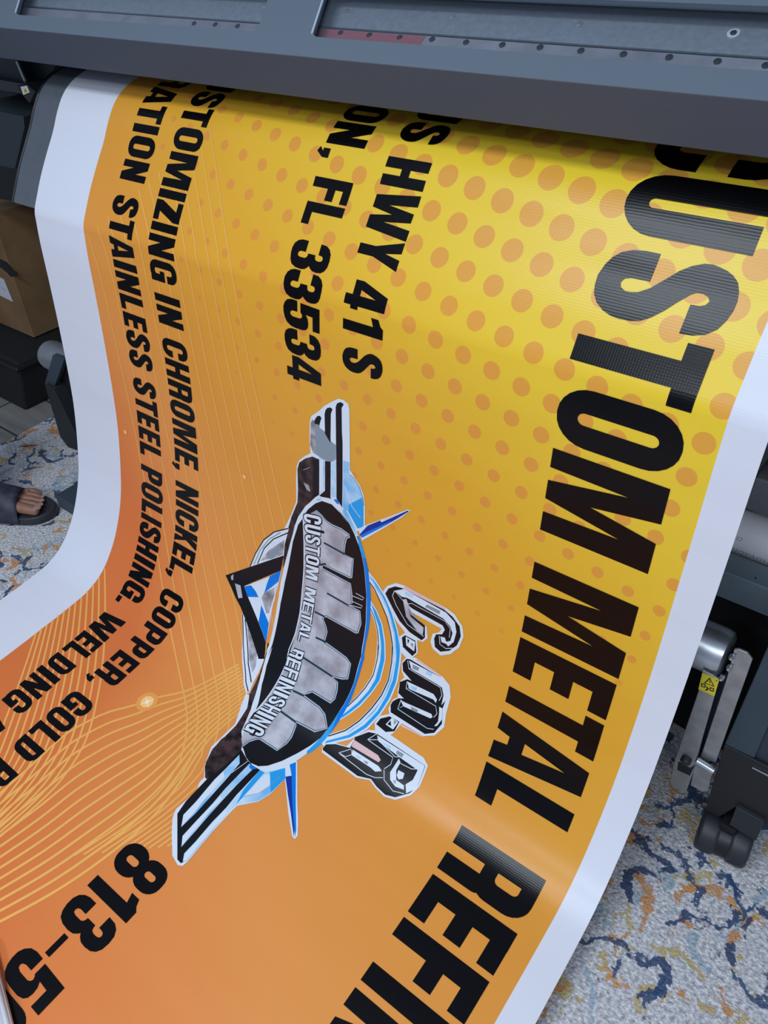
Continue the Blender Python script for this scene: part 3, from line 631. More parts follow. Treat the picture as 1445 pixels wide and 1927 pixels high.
# oval
lay('W', 'A 60,1445 120,1290 195,1180 285,1105 370,1083 450,1098 530,1148 600,1230 E 310,60 400,200 455,320 495,430 522,530 548,640 560,760 570,900 565,1040 550,1180 522,1310 500,1445 F 470,150 430,290 390,420 340,560 290,660 220,775 140,885 70,965 0,1025 C 890,960 760,1045 640,1105 520,1142 430,1085 385,1040 340,960 350,900 390,700 430,560 480,400 520,250 560,100 B 400,1420 450,1300 490,1130 530,900 560,700 600,520 650,330 700,150')
lay('B', 'E 440,330 460,330 495,430 522,530 548,640 560,760 570,900 565,1040 550,1180 522,1310 500,1445 F 470,150 430,290 390,420 340,560 290,660 220,775 140,885 100,930 80,900 150,800 222,690 282,600 332,500 372,400 405,280 448,120 468,0 E 482,1445 495,1340 510,1260 528,1100 532,900 522,740 512,620 490,510')
lay('C', 'E 455,330 495,430 520,520 510,540 485,470 F 140,885 70,965 0,1025 -60,1060 -60,1030 60,910 120,845')
lay('L', 'E 330,60 420,240 450,320 440,330 380,230 310,110')
lay('K', 'A 370,1125 470,1160 560,1250 640,1360 E 260,70 300,120 370,210 420,310 465,430 490,520 510,620 520,740 530,880 527,1000 525,1100 505,1260 490,1340 478,1445 F 445,120 400,280 370,400 330,500 280,600 220,690 150,800 120,832 C 1075,770 1010,850 920,920 800,990 680,1050 560,1090 480,1095 410,1065 375,1020 350,940 340,930 400,880 420,700 480,560 510,400 550,240 600,80 B 430,1430 480,1300 520,1130 560,900 600,700 640,520 680,300 730,140 775,80 A 160,1310 220,1215 300,1150')
lay('L', 'A 300,1110 355,1088 365,1118 330,1130'); lay('B', 'A 490,1108 530,1105 555,1165 520,1150')
# silver drip field
lay('S', 'B 775,70 905,0 960,50 1000,100 1060,140 1150,180 1225,235 1230,260 1200,270 1185,330 1175,430 1265,470 1250,655 1230,655 975,530 965,565 1240,715 1250,800 1255,900 1220,920 1330,980 1340,1100 1310,1190 1290,1192 1000,1030 970,1050 1000,1130 1010,1180 985,1275 C 1030,25 1150,110 1230,170 1265,220 1240,350 1190,350 1110,330 1155,380 1150,450 1130,520 1095,555 940,460 910,470 865,490 1000,590 1045,650 1065,770 960,800 800,715 800,745 760,850 720,900 640,960 490,862 460,865 400,885 345,925 335,860 400,690 430,650 560,500 680,300 740,150 790,0 B 640,1350 700,1200 745,1000 765,800 785,560 785,300')
def outline(c, txt, w=.0016): line(c, txt, w)
for tx in ('B 905,0 960,50 1000,100 1060,140 1150,180 1225,235 1230,260 1200,270 1185,330 1175,430 1265,470 1250,655 1230,655 975,530 965,565 1240,715 1250,800 1255,900 1220,920 1330,980 1340,1100 1310,1190 1290,1192 1000,1030 970,1050 1000,1130 1010,1180 985,1275 C 1030,25 1150,110 1230,170 1265,220 1240,350 1190,350 1110,330 1155,380 1150,450 1130,520 1095,555 940,460 910,470 865,490 1000,590 1045,650 1065,770 960,800 800,715 800,745 760,850 720,900 640,960 490,862 460,865 400,885 345,925',):
    line('T', tx, .0045); line('W', tx, .0014)
for tx in ('B 980,315 1180,425', 'B 940,530 1000,520', 'B 1010,805 1220,925', 'B 890,985 990,1035', 'B 900,1235 1000,1280', 'C 865,170 1110,330', 'C 775,450 870,495', 'C 655,615 800,720'):
    line('T', tx, .004)
line('W', 'B 1255,830 1355,870 1370,850 1290,805', .0012); line('W', 'B 1235,920 1340,950 1355,930 1260,885', .0012)
line('W', 'B 778,75 787,300 787,560 767,800 747,1000 702,1200 642,1350 620,1445 C 742,150 682,300 562,500 432,650 400,690', .0022)
lay('K', 'C 440,640 500,600 480,650 400,700')
for t in (('B', 'A 62,1445 122,1292'),): pass
# letters C . M . R
lay('W', 'E 680,830 720,780 800,755 880,780 1250,980 1330,1040 1400,1150 1410,1240 1370,1340 1290,1400 1200,1412 1130,1350 1110,1290 1128,1215 1190,1200 1212,1170 940,1020 920,1035 1075,1150 1085,1255 1040,1290 990,1270 995,1390 950,1430 F 930,180 1170,350 1235,430 1245,540 1205,680 1185,810 1100,885 1000,892 800,775 730,860 700,880 1000,1088 1038,1160 962,1350 880,1430 740,1472 640,1442 560,1362 510,1292 390,1272 75,1040 80,1000 110,958 200,955 300,985 390,890 500,835 560,840 555,770 600,710 690,690 680,640 720,560 765,540 765,470 790,390 825,360 800,300 800,220 840,180 E 840,1380 830,1240 880,1205 800,1100 740,980')
lay('P', 'E 870,785 900,790 1250,985 1235,1000 860,810'); lay('P', 'F 940,185 1165,345 1160,360 930,205'); lay('P', 'F 795,780 1000,892 990,900 790,800')
lay('K', 'E 700,850 730,805 790,785 850,800 1240,1000 1310,1060 1375,1150 1385,1240 1350,1320 1280,1370 1200,1378 1150,1335 1143,1260 1160,1220 1215,1220 1240,1180 1220,1140 950,990 910,960 930,1040 1060,1140 1060,1250 1030,1275 920,1200 830,1100 770,990')
lay('W', 'E 785,825 870,810 1250,1022 1330,1110 1345,1200 1320,1290 1270,1330 1240,1290 1290,1280 1310,1210 1290,1150 1230,1080 900,890 850,880'); lay('L', 'E 880,830 960,870 940,890 880,860'); lay('H', 'E 1080,950 1200,1010 1190,1040 1060,970')
line('W', 'E 785,825 840,890 900,960', .001); line('W', 'E 905,945 940,940 1240,1100 1290,1170 1280,1250', .001)
lay('S', 'E 860,905 890,900 940,1020 1050,1140 1040,1225 990,1190 890,1060'); lay('K', 'E 905,960 930,1040 1060,1140 1060,1170 930,1060')
line('W', 'E 785,825 765,870 800,960 900,1130 1050,1240', .0012)
line('W', 'E 1190,1235 1195,1310 1250,1350 1310,1345', .0012); lay('W', 'E 1200,1240 1240,1250 1260,1310 1210,1290')
lay('K', 'E 850,1250 880,1228 975,1280 982,1385 945,1418 860,1335'); lay('W', 'E 885,1240 972,1290 962,1375 890,1320'); lay('K', 'E 900,1262 920,1275 905,1310'); lay('H', 'E 925,1300 955,1305 950,1345')
lay('K', 'F 808,230 845,190 880,195 1150,355 1205,430 1208,540 1172,640 1165,780 1095,862 1010,872 700,675 700,610 720,575 770,548 820,550 770,500 785,400 850,375 890,390 812,300')
for tx in ('F 865,205 1185,375 1215,450 1205,560 1160,610 1180,520 1165,450 1120,420 890,285', 'F 850,395 1090,510 1120,560 1110,590 1090,560 870,465', 'F 790,565 840,590 1070,690 1080,720 1060,730 815,620'):
    lay('W', tx)
lay('H', 'F 900,240 960,270 950,300 900,280'); lay('L', 'F 1020,290 1080,320 1070,350 1020,330'); lay('L', 'F 880,430 940,455 930,480 880,460'); lay('H', 'F 880,620 950,655 940,680 890,655')
lay('W', 'F 1140,625 1170,640 1165,740 1120,800 1095,800 1130,760 1140,680')
for tx in ('F 865,280 1150,450 1165,520 1140,570', 'F 840,460 1110,620 1120,690 1090,720', 'F 765,645 1030,820 1090,830', 'F 855,205 865,280 900,265', 'F 850,395 840,460 870,450', 'F 795,560 765,645 810,620'): line('W', tx, .0011)
lay('K', 'F 568,782 608,732 690,712 780,762 735,848 655,855'); lay('W', 'F 655,785 712,725 770,765 722,832'); lay('K', 'F 670,785 700,750 705,800'); lay('H', 'F 730,745 755,765 730,790')
lay('K', 'F 85,1000 115,968 200,965 330,1000 380,900 500,855 575,870 1015,1160 945,1345 870,1412 740,1448 650,1425 575,1355 520,1282 400,1255 85,1020')
lay('W', 'F 580,885 1010,1160 935,1365 840,1412 835,1330 900,1290 945,1200 790,1090 590,940'); lay('L', 'F 640,950 700,985 700,1010 630,970'); lay('H', 'F 760,1020 820,1055 800,1090 750,1050')
lay('K', 'F 800,1110 945,1200 900,1290 820,1335 760,1300 740,1250 760,1170'); lay('W', 'F 770,1200 825,1230 810,1280 770,1285 755,1250')
lay('W', 'F 775,1095 790,1130 750,1200 750,1290 820,1340 820,1380 740,1350 695,1290 695,1220'); lay('H', 'F 720,1290 750,1300 740,1330')
lay('P', 'F 368,925 585,1065 610,1110 590,1130 345,985'); lay('W', 'F 355,1015 590,1165 620,1210 560,1215 520,1180 345,1065'); lay('L', 'F 390,1060 440,1090 420,1100 385,1080'); lay('H', 'F 450,1110 500,1130 480,1150')
for tx in ('F 230,1045 340,1010 350,1060', 'F 230,1045 290,1080 350,1060', 'F 240,1055 480,1240 560,1270 630,1270', 'F 490,925 575,870 585,925 500,925', 'F 500,930 720,1085 700,1150 640,1190', 'F 585,925 740,1080 790,1080', 'F 640,1200 640,1290 720,1390 820,1415', 'F 790,1140 890,1190 950,1190'): line('W', tx, .0012)
logo = paint('winged_emblem', LG, LM, banner, .0008)
tag(logo, 'winged chrome and blue emblem with black oval and initials')
# small curved lettering on the oval
def path_text(word, base, cap):
    Bc = resample([(RG[r][0]+x/RG[r][2], RG[r][1]+y/RG[r][2]) for r, x, y in base], 200); Cc = resample([(RG[r][0]+x/RG[r][2], RG[r][1]+y/RG[r][2]) for r, x, y in cap], 200)
    ws = [(.9 if c in 'MW' else .3 if c == 'I' else .45 if c == ' ' else .62) for c in word]; tot = sum(ws)+.05*len(ws); x = 0; outs = []
    for c, w in zip(word, ws):
        if c != ' ':
            g = glyph(c, .55 if c not in 'MWI' else (.85 if c in 'MW' else .22)); gw = .55 if c not in 'MWI' else (.85 if c in 'MW' else .22)
            for k, pl in g:
                q = []
                for gx, gy in pl:
                    t = (x+w*gx/gw)/tot*199; i = int(min(max(t, 0), 198)); f = t-i
                    b0 = Bc[i]*(1-f)+Bc[i+1]*f; c0 = Cc[i]*(1-f)+Cc[i+1]*f; q.append(tuple(b0+(c0-b0)*gy))
                outs.append((k, px_uv(q)))
        x += w+.05
    return outs
def grow(pl, d):
    P = np.array(pl); T = np.roll(P, -1, 0)-np.roll(P, 1, 0); T /= np.linalg.norm(T, axis=1)[:, None]+1e-9; Nn = np.c_[-T[:, 1], T[:, 0]]
    A = .5*np.sum(P[:, 0]*np.roll(P[:, 1], -1)-np.roll(P[:, 0], -1)*P[:, 1]); return [tuple(q) for q in P-Nn*d*(1 if A > 0 else -1)]
pt = path_text('CUSTOM METAL REFINISHING', [('B', 782, 20), ('B', 800, 250), ('B', 805, 450), ('B', 806, 650), ('B', 798, 800), ('B', 770, 950), ('B', 755, 1100), ('B', 735, 1230), ('B', 690, 1350), ('C', 735, 150), ('C', 690, 290), ('C', 600, 480), ('C', 500, 600), ('C', 420, 690), ('C', 350, 790)],
    [('B', 962, 60), ('B', 950, 250), ('B', 942, 450), ('B', 930, 600), ('B', 910, 760), ('B', 890, 900), ('B', 868, 1050), ('B', 845, 1200), ('B', 805, 1330), ('C', 855, 190), ('C', 800, 380), ('C', 745, 490), ('C', 680, 610), ('C', 600, 710), ('C', 500, 860)])
paint('emblem_lettering', [(0, grow(p, .0013)) for k, p in pt if k]+[(1 if k else 0, grow(p, -.0009) if k else p) for k, p in pt], [PM['K'], PM['W']], logo, .0013)
# folded corner at the near end, white side up
fa, fb = uv((-8, 1795)), uv((34, 1960))
fl = MB(); A0 = np.array(surf(*fa)[0]); B0 = np.array(surf(*fb)[0]); dr = (B0-A0)
A1 = A0-dr*.0; B1 = B0+dr*.5; side = np.array([-.25, -.06, 0])
rows = []
for k, (d, h) in enumerate([(0, .003), (-.004, .011), (0, .019), (.012, .024), (.05, .027), (.12, .03), (.25, .034)]):
    rows.append((A1+side*(d/.26)+[0, 0, h], B1+side*(d/.26)+[0, 0, h]))
for i in range(len(rows)-1): fl.add([rows[i][0], rows[i][1], rows[i+1][1], rows[i+1][0]], [(0, 1, 2, 3)])
fo = fl.build('folded_corner', mat('vinyl_back', (.74, .76, .84), .4), banner, smooth=True); tag(fo, 'plain white folded-over corner')
sd = fo.modifiers.new('solid', 'SOLIDIFY'); sd.thickness = .0006

# ------------------------------------------------------------------ printer
pr = empty('wide_format_printer', (-.8, 1.1, 0))
tag(pr, 'grey wide-format roll printer on a castered stand, banner coming out under its hood', 'printer')
XL, XR = -1.575, .45
def Z(z): return z*U+CAMZ
def Y(y): return y*U
# apron: follows the banner just behind it
ia = int(np.searchsorted(S, uv((67.5, 392))[1]))
V = []; rows = list(range(0, ia+1)); th = .0015
mb = MB(); pr_pts = []
for i in rows:
    n = NRM[i]; pr_pts.append((Q[i][0]-n[0]*.0012, Q[i][1]-n[1]*.0012+CAMZ))
out = [(y, z) for y, z in pr_pts]; inn = [(y-NRM[i][0]*.004, z-NRM[i][1]*.004) for i, (y, z) in zip(rows, pr_pts)]
loop = out+inn[::-1]; n = len(loop)
vv = [(XL, y, z) for y, z in loop]+[(XR, y, z) for y, z in loop]
ff = [(i, (i+1) % n, (i+1) % n+n, i+n) for i in range(n)]
k = len(out)
ff += [(j, j+1, n-2-j, n-1-j) for j in range(k-1)]+[(n+j, n+n-1-j, n+n-2-j, n+j+1) for j in range(k-1)]
mb.add(vv, ff); ap = mb.build('apron', m_apron, pr, smooth=True); tag(ap, 'bent grey metal apron beneath the banner')
# thin dark bead on the apron's left edge
mb = MB()
for i in range(0, ia-1, 2):
    a, b_ = pr_pts[i], pr_pts[min(i+2, ia)]; mb.tube((XL-.003, a[0], a[1]-.002), (XL-.003, b_[0], b_[1]-.002), .0035, 8)
mb.build('apron_edge_trim', m_black, pr, smooth=True)
# lower body behind the apron
mb = MB(); mb.prism([(XL+.02, y, z) for y, z in [(1.0, Z(-.19)), (.96, Z(-.205)), (.90, Z(-.25)), (.86, Z(-.30)), (.86, Z(-.345)), (1.0, Z(-.38)), (1.5, Z(-.38)), (1.5, Z(-.18))]], (XR-XL, 0, 0)); mb.build('lower_body', m_dark, pr, bevel=.004)
# hood: underside lip, lower face, sloped face with two window openings
HY0, HZ0 = .600, -.1545; HY1, HZ1 = .582, -.1164; SL = .62
def hz(y): return HZ1+SL*(y-HY1)
def on_hood(q, d=0.0):        # photograph point onto the sloped hood face, d metres behind it
    r = ray(*q); nrm = np.array([0, -SL, 1.0]); nrm /= np.linalg.norm(nrm); p0 = np.array([0, HY1*U, HZ1*U])-nrm*d
    t = (p0 @ nrm)/(r @ nrm); return fin(r*t)
HXL, HXR = -2.3, .45
mb = MB(); mb.prism([(HXL, Y(HY0), Z(HZ0)), (HXL, Y(HY1), Z(HZ1)), (HXL, Y(HY1)+.012, Z(HZ1)), (HXL, Y(HY0)+.012, Z(HZ0)+.004)], (HXR-HXL, 0, 0)); mb.prism([(HXL, Y(HY0)+.001, Z(HZ0)), (HXL, Y(HY0)+.001, Z(HZ0)+.006), (HXL, 1.25, Z(HZ0)+.006), (HXL, 1.25, Z(HZ0))], (HXR-HXL, 0, 0))
mb.build('hood_lip', m_hood_shade, pr, bevel=.0015)
# sloped face built as a panel with openings (in slope coordinates: x, v)
nh = np.array([0, -SL, 1.0]); nh /= np.linalg.norm(nh); vh = np.array([0, 1.0, SL]); vh /= np.linalg.norm(vh); P0 = np.array([0, HY1*U, HZ1*U+CAMZ])
def hood_xv(q):
    p = np.array(on_hood(q)); return Vector((p[0], float((p-P0) @ vh)))
def inset_poly(pts, r=.012):
    out = []; n = len(pts)
    for i in range(n):
        p = pts[i]; a = (pts[i-1]-p).normalized(); b_ = (pts[(i+1) % n]-p).normalized()
        for t in (0, .33, .67, 1):
            q = p+a*r*(1-t)**2+b_*r*t**2; out.append(q)
    return out
w1 = [hood_xv((28.7, 27.5)), hood_xv((483.4, 59.4))]; w1t = [hood_xv((37, 0)), hood_xv((503.4, 0))]
w2 = [hood_xv((585.7, 68.6)), hood_xv((1445, 132))]; w2t = [hood_xv((608, 0)), hood_xv((1445, 11.5))]
VT = w2t[1].y
def ext(p, q, v): d = (q-p)/(q.y-p.y); return p+d*(v-p.y)
win1 = [w1[0], w1[1], ext(w1[1], w1t[1], VT), ext(w1[0], w1t[0], VT)]
win2 = [w2[0], Vector((.30, w2[1].y)), Vector((.27, VT)), ext(w2[0], w2t[0], VT)]
def hp(p, d=0.0): return tuple(P0+vh*p.y+np.array([p.x, 0, 0])+nh*d)
P = [Vector((HXL, 0)), Vector((HXR, 0)), Vector((HXR, VT+.12)), Vector((HXL, VT+.12))]; F_ = [[0, 1, 2, 3]]
for w in (win1, win2):
    q = inset_poly(w); F_.append(list(range(len(P), len(P)+len(q)))); P += q
vo, eo, fo_, _, _, of = delaunay_2d_cdt(P, [], F_, 0, 1e-6, True)
mb = MB(); mb.add([hp(v) for v in vo], [tuple(f) for f, s_ in zip(fo_, of) if s_ and max(s_) == 0])
hd = mb.build('hood', m_hood, pr); sd = hd.modifiers.new('solid', 'SOLIDIFY'); sd.thickness = .007; sd.offset = -1
if hd.data.polygons[0].normal.z < 0: sd.offset = 1
tag(hd, 'blue-grey sloped hood with two windows')
mb = MB(); pt_ = P0+vh*(VT+.12)
mb.prism([(HXL, pt_[1], pt_[2]), (HXL, pt_[1]+.35, pt_[2]+.01), (HXL, pt_[1]+.35, Z(-.11)), (HXL, pt_[1]+.33, Z(-.11)), (HXL, pt_[1]+.33, pt_[2]-.01), (HXL, pt_[1], pt_[2]-.012)], (HXR-HXL, 0, 0)); mb.build('hood_top', m_hood, pr)
# glass
mg = bpy.data.materials.new('smoked_window'); mg.use_nodes = True; nt = mg.node_tree; nt.nodes.clear()
o_ = nt.nodes.new('ShaderNodeOutputMaterial'); tp = nt.nodes.new('ShaderNodeBsdfTransparent'); tp.inputs[0].default_value = (.86, .88, .9, 1)
gl = nt.nodes.new('ShaderNodeBsdfGlossy'); gl.inputs['Roughness'].default_value = .12; gl.inputs[0].default_value = (.8, .9, 1, 1)
lw = nt.nodes.new('ShaderNodeLayerWeight'); lw.inputs[0].default_value = .35; fr = nt.nodes.new('ShaderNodeMath'); fr.operation = 'MULTIPLY'; fr.inputs[1].default_value = .22; nt.links.new(lw.outputs['Facing'], fr.inputs[0]); ms = nt.nodes.new('ShaderNodeMixShader')
nt.links.new(fr.outputs[0], ms.inputs[0]); nt.links.new(tp.outputs[0], ms.inputs[1]); nt.links.new(gl.outputs[0], ms.inputs[2]); nt.links.new(ms.outputs[0], o_.inputs[0])
m_int = mat('carriage_cover_grey', (.30, .33, .36), .6, noise=(120, .12), bump=(500, .4, .001))
m_rail = mat('rail_metal', (.42, .40, .43), .4, .3, noise=(25, .2)); m_rail2 = mat('rail_red_reflection', (.45, .13, .14), .4)
m_rim = mat('window_rim', (.50, .58, .68), .3)
wins = []
for w in (win1, win2):
    q = inset_poly(w); c = Vector((sum(p.x for p in q)/len(q), sum(p.y for p in q)/len(q))); q2 = [c+(p-c)*1.006 for p in q]
    mb = MB(); mb.prism([hp(p, -.005) for p in q2], tuple(-nh*.002)); g_ = mb.build('hood_window', mg, pr)
    e = MB()
    for i in (len(q)-2, ):
        e.tube(hp(ext(w[0], w[3], w[0].y+.004), .0005), hp(ext(w[0], w[3], VT-.004), .0005), .0016, 8)
    e.build('window_rim', m_rim, g_, smooth=True); wins.append(g_)
# inside: back cover, rail strip with screws
def inside(name, v0, v1, d0, d1, m_, xa=HXL+.05, xb=HXR-.05):
    mb = MB(); a = [hp(Vector((xa, v0)), -d0), hp(Vector((xa, v1)), -d0), hp(Vector((xa, v1)), -d1), hp(Vector((xa, v0)), -d1)]
    mb.prism(a, (xb-xa, 0, 0)); return mb.build(name, m_, pr, bevel=.001)
v_bot = w2[0].y; 
def vd(q, d): return float((np.array(on_hood(q, d))-P0) @ vh)
inside('carriage_cover', vd((1445, 106), .030), vd((1445, 37), .030), .030, .034, m_int)
rv0, rv1 = vd((1445, 140), .022), vd((1445, 112), .022)
rail = inside('rail', rv0, rv1, .022, .026, m_rail)
inside('rail_gap_shade', vd((1445, 160), .045), VT+.06, .045, .048, m_black)  # black sheet behind the rail, painting in the shade of the gap
inside('carriage_roller', vd((1445, 33), .026), vd((1445, 14), .026), .020, .034, m_dark)
mb = MB(); x0 = hood_xv((590, 60)).x; x1 = hood_xv((770, 70)).x
mb.prism([hp(Vector((x0-.03, rv0+.002)), -.0214), hp(Vector((x0-.03, rv1-.002)), -.0214), hp(Vector((x0-.03, rv1-.002)), -.0221), hp(Vector((x0-.03, rv0+.002)), -.0221)], (x1-x0+.03, 0, 0)); mb.build('red_reflection', m_rail2, rail)  # painted red reflection of the banner, laid on the rail as a strip
def screw_at(q, r, par, d, m_=None):
    p = np.array(on_hood(q, d)); mb = MB(); mb.lathe(tuple(p), tuple(nh), [(-.001, r), (.0008, r), (.0016, r*.6)], 14); mb.build('screw', m_ or m_black, par, smooth=True)
for q in ((365,44),(405,46),(447,49),(641,62),(695,66),(752,70.5),(813,74),(877,79.5),(945,84.5),(1016,89),(1093,95.5),(1173,102),(1259,108),(1350,115.5),(1441,123)): screw_at(q, .0040, rail, .0215)
cc = [o for o in pr.children if o.name.startswith('carriage_cover')][0]
for q in ((498,13),(652,21),(850,32),(1089,46)): screw_at(q, .0042, cc, .0298, m_rail)
screw_at((1380,63), .0068, cc, .0296, m_white); screw_at((1380,62), .0034, cc, .028)
# dirt nick on the lower hood
mb = MB(); mb.prism([on_y((527,117), Y(.59)-.004), on_y((533,118), Y(.59)-.004), on_y((533,127), Y(.59)-.004), on_y((530,122), Y(.59)-.004)], (0, .004, 0)); mb.build('scuff_mark', mat('scuff', (.03, .012, .02), .6), pr)

# left end pieces behind the apron
def plate(name, pts, y, d, m_, par=None, bevel=.001, x=None):
    mb = MB()
    mb.prism([on_y(p, y) for p in pts] if x is None else [on_x(p, x) for p in pts], (0, d, 0) if x is None else (d, 0, 0))
    return mb.build(name, m_, par or pr, bevel=bevel)
plate('end_panel', [(-60,70),(30,100),(32,118),(45,157),(-60,134)], 1.02, .25, m_teal)
plate('end_panel_trim', [(29,116),(32,115),(48,153),(46,157)], 1.012, .004, m_alu, bevel=0)
plate('end_block', [(45,110),(110,112),(98,135),(75,158),(50,158)], 1.05, .2, m_teal)
plate('end_panel_foot', [(-60,139),(44,158),(60,165),(55,185),(46,178),(-60,160)], 1.0, .25, mat('end_foot_grey', (.035, .045, .055), .4))
sb = plate('sticker_bracket', [(31,161),(52,160),(66,172),(55,194),(36,172)], .985, .01, m_dark)
st = plate('warning_sticker', [(38.5,163.5),(50,161),(55.5,174),(44,178.5)], .9835, .0012, m_white, sb, bevel=0)
plate('warning_triangle', [(45.3,165),(52.5,173.5),(44.5,176)], .9828, .0006, m_yellow, st, bevel=0)
plate('warning_mark', [(47,169),(48.3,169),(48.6,172.5),(47.4,172.8)], .9824, .0004, m_ink, st, bevel=0)
plate('lower_side_panel', [(-60,198),(44,219),(46,240),(28,318),(-60,300)], .98, .3, mat('side_panel_blue', (.022, .035, .042), .5))
plate('side_gap_shade', [(-60,150),(60,185),(60,230),(-60,205)], 1.15, .05, m_black)  # black plate painting the shade in the gap beside the end panels
plate('under_gap_shade', [(-60,290),(90,300),(90,385),(-60,368)], 1.12, .02, m_black)  # black plate painting the shade in the gap under the side panel
mb = MB(); mb.box((-2.25, 1.22, .74), (-1.58, 1.5, 1.10)); mb.build('end_body', m_dark, pr, bevel=.01)
for lx in (-1.66,):
    mb = MB(); mb.box((lx, 1.05, .085), (lx+.08, 1.16, .80)); mb.box((lx-.01, .72, .06), (lx+.09, 1.45, .10)); mb.build('stand_leg', m_leg, pr, bevel=.003)

# stand: cross beam, take-up roller, brackets, leg, caster
mb = MB(); mb.box((-1.6, .949, Z(-.80/U)-.0498), (.30, .996, Z(-.80/U))); beam = mb.build('cross_beam', m_beam, pr, bevel=.002)
for q in ((1422,1087.5),): 
    p = on_z(q, Z(-.80/U)+.0005); mb = MB(); mb.lathe(p, (0, 0, 1), [(-.001, .0016), (.0003, .0014)], 10); mb.build('beam_hole', m_black, beam)
RY, RZ, RR = .874, -.880+CAMZ, .0365
mb = MB(); mb.lathe((-1.775, RY, RZ), (1, 0, 0), [(0, .018), (.004, .028), (.012, .034), (.022, RR), (1.669, RR), (1.677, RR-.002), (1.681, RR-.008), (1.681, .01)], 48); rl = mb.build('take_up_roller', m_alu, pr, smooth=True)
tag(rl, 'satin aluminium take-up roller')
PY = .832
post = plate('mounting_post', [(1321,1262),(1352,1278),(1344,1310),(1310,1428),(1303,1455),(1290,1493),(1266,1482),(1260,1473),(1267,1438),(1313.6,1301)], PY, .004, m_steel)
tag(post, 'bare steel bracket carrying a yellow hazard sticker')
sp_ = plate('side_plate', [(1381,1222),(1390,1222),(1406,1229),(1415.5,1241.6),(1346,1436),(1318,1424),(1369,1270)], PY+.012, .004, m_steel)
plate('post_web', [(1350,1278),(1372,1262),(1320,1424),(1312,1428)], PY+.028, .004, mat('web_gap_shade', (.02, .03, .06), .4, .3))  # dark blue colour paints the shade in the gap between the plates
hk = plate('post_hook', [(1276,1434),(1283,1437),(1298,1446),(1307,1441),(1298,1460),(1274,1449)], PY-.001, .002, m_black, post, bevel=0)
mb = MB(); p = on_y((1291, 1430), PY-.003); mb.lathe(p, (0, -1, 0), [(-.004, .008), (.004, .008), (.008, .005)], 18); mb.build('bolt', m_rubber, post, smooth=True)
ft = plate('post_foot', [(1309,1430),(1345,1449),(1342,1455),(1338,1461),(1332,1489),(1322,1490),(1299,1478),(1304,1452)], PY+.004, .003, m_steel)
mb = MB(); mb.tube(on_y((1311, 1431), PY), on_y((1343, 1451), PY), .006, 16); mb.build('foot_roll_edge', m_alu, ft, smooth=True)
for q in ((1377,1237),(1372,1257),(1358,1276)):
    mb = MB(); p = on_y(q, PY+.006); mb.lathe(p, (0, -1, 0), [(-.004, .0035), (.002, .0035), (.005, .002)], 12); mb.build('set_screw', m_alu, sp_, smooth=True)
# hazard sticker
sk = plate('hazard_sticker', [(1321.5,1266.5),(1353,1280),(1344,1310.5),(1313.8,1297)], PY-.0008, .0008, m_yellow, post, bevel=0)
def sp(x, y): ox, oy, k_ = 1200, 1150, 5.898; return (ox+x/k_, oy+y/k_)
def ink(pts, dy=.0012, m_=m_ink): return plate('pictogram', [sp(*p) for p in pts], PY-dy, .0003, m_, sk, bevel=0)
ink([(800,738),(850,840),(732,800)]); ink([(800,756),(832,826),(752,799)], .0015, m_yellow); ink([(794,768),(803,768),(806,800),(797,800)], .0018)
for x, y in ((705, 800), (800, 845)):
    ink([(x,y),(x+48,y+16),(x+42,y+52),(x-4,y+38)]); ink([(x+10,y+14),(x+36,y+22),(x+32,y+38),(x+7,y+30)], .0015, m_yellow)
ink([(750,830),(790,858),(785,872),(760,885),(742,880),(768,862)]); ink([(862,766),(885,774),(884,780),(861,772)])
# leg and caster
leg = plate('stand_leg', [(1470,1150),(1445,1215),(1363,1401),(1419,1428),(1500,1240)], .847, .10, m_leg, bevel=.002)
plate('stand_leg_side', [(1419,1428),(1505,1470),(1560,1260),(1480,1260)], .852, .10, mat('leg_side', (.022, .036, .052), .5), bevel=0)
foot = plate('stand_foot', [(1363,1402),(1419,1430),(1540,1490),(1480,1600),(1437,1549.5),(1385,1518.7),(1352,1538),(1327,1524)], .845, .12, m_black)
plate('foot_wedge', [(1385,1518.7),(1438,1548),(1422,1583),(1400,1570),(1372,1552)], .838, .02, m_dark)
plate('foot_bright_edge', [(1414.5,1445.5),(1415.5,1444),(1450,1461),(1450,1464)], .843, .001, m_alu, foot, bevel=0)
cb = empty('caster', (0, 0, 0)); cb.parent = pr; cb.matrix_parent_inverse = Matrix.Translation(-Vector(pr.location))
c0 = np.array(on_y((1362, 1576), .85)); ax = np.array([1.0, .12, 0]); ax /= np.linalg.norm(ax); rad = .036
c0[2] = rad
for sgn in (-1, 1):
    mb = MB(); a = c0+ax*sgn*.024
    prof = [(-.016, rad*.5), (-.016, rad*.86), (-.013, rad*.97), (-.009, rad), (.009, rad), (.013, rad*.97), (.016, rad*.86), (.016, rad*.5)]
    mb.lathe(tuple(a), tuple(ax), prof, 36); w_ = mb.build('wheel', m_rubber, cb, smooth=True)
    w_.matrix_parent_inverse = Matrix()
    w_.matrix_parent_inverse = Matrix.Translation(-Vector(pr.location)) if False else Matrix()
mb = MB(); mb.lathe(tuple(c0-ax*.009), tuple(ax), [(0, rad*.9), (.018, rad*.9)], 30); mb.box((c0[0]-.012, c0[1]-.012, rad*1.0), (c0[0]+.012, c0[1]+.03, .085)); hb = mb.build('fork', m_black, cb, smooth=True); hb.matrix_parent_inverse = Matrix()
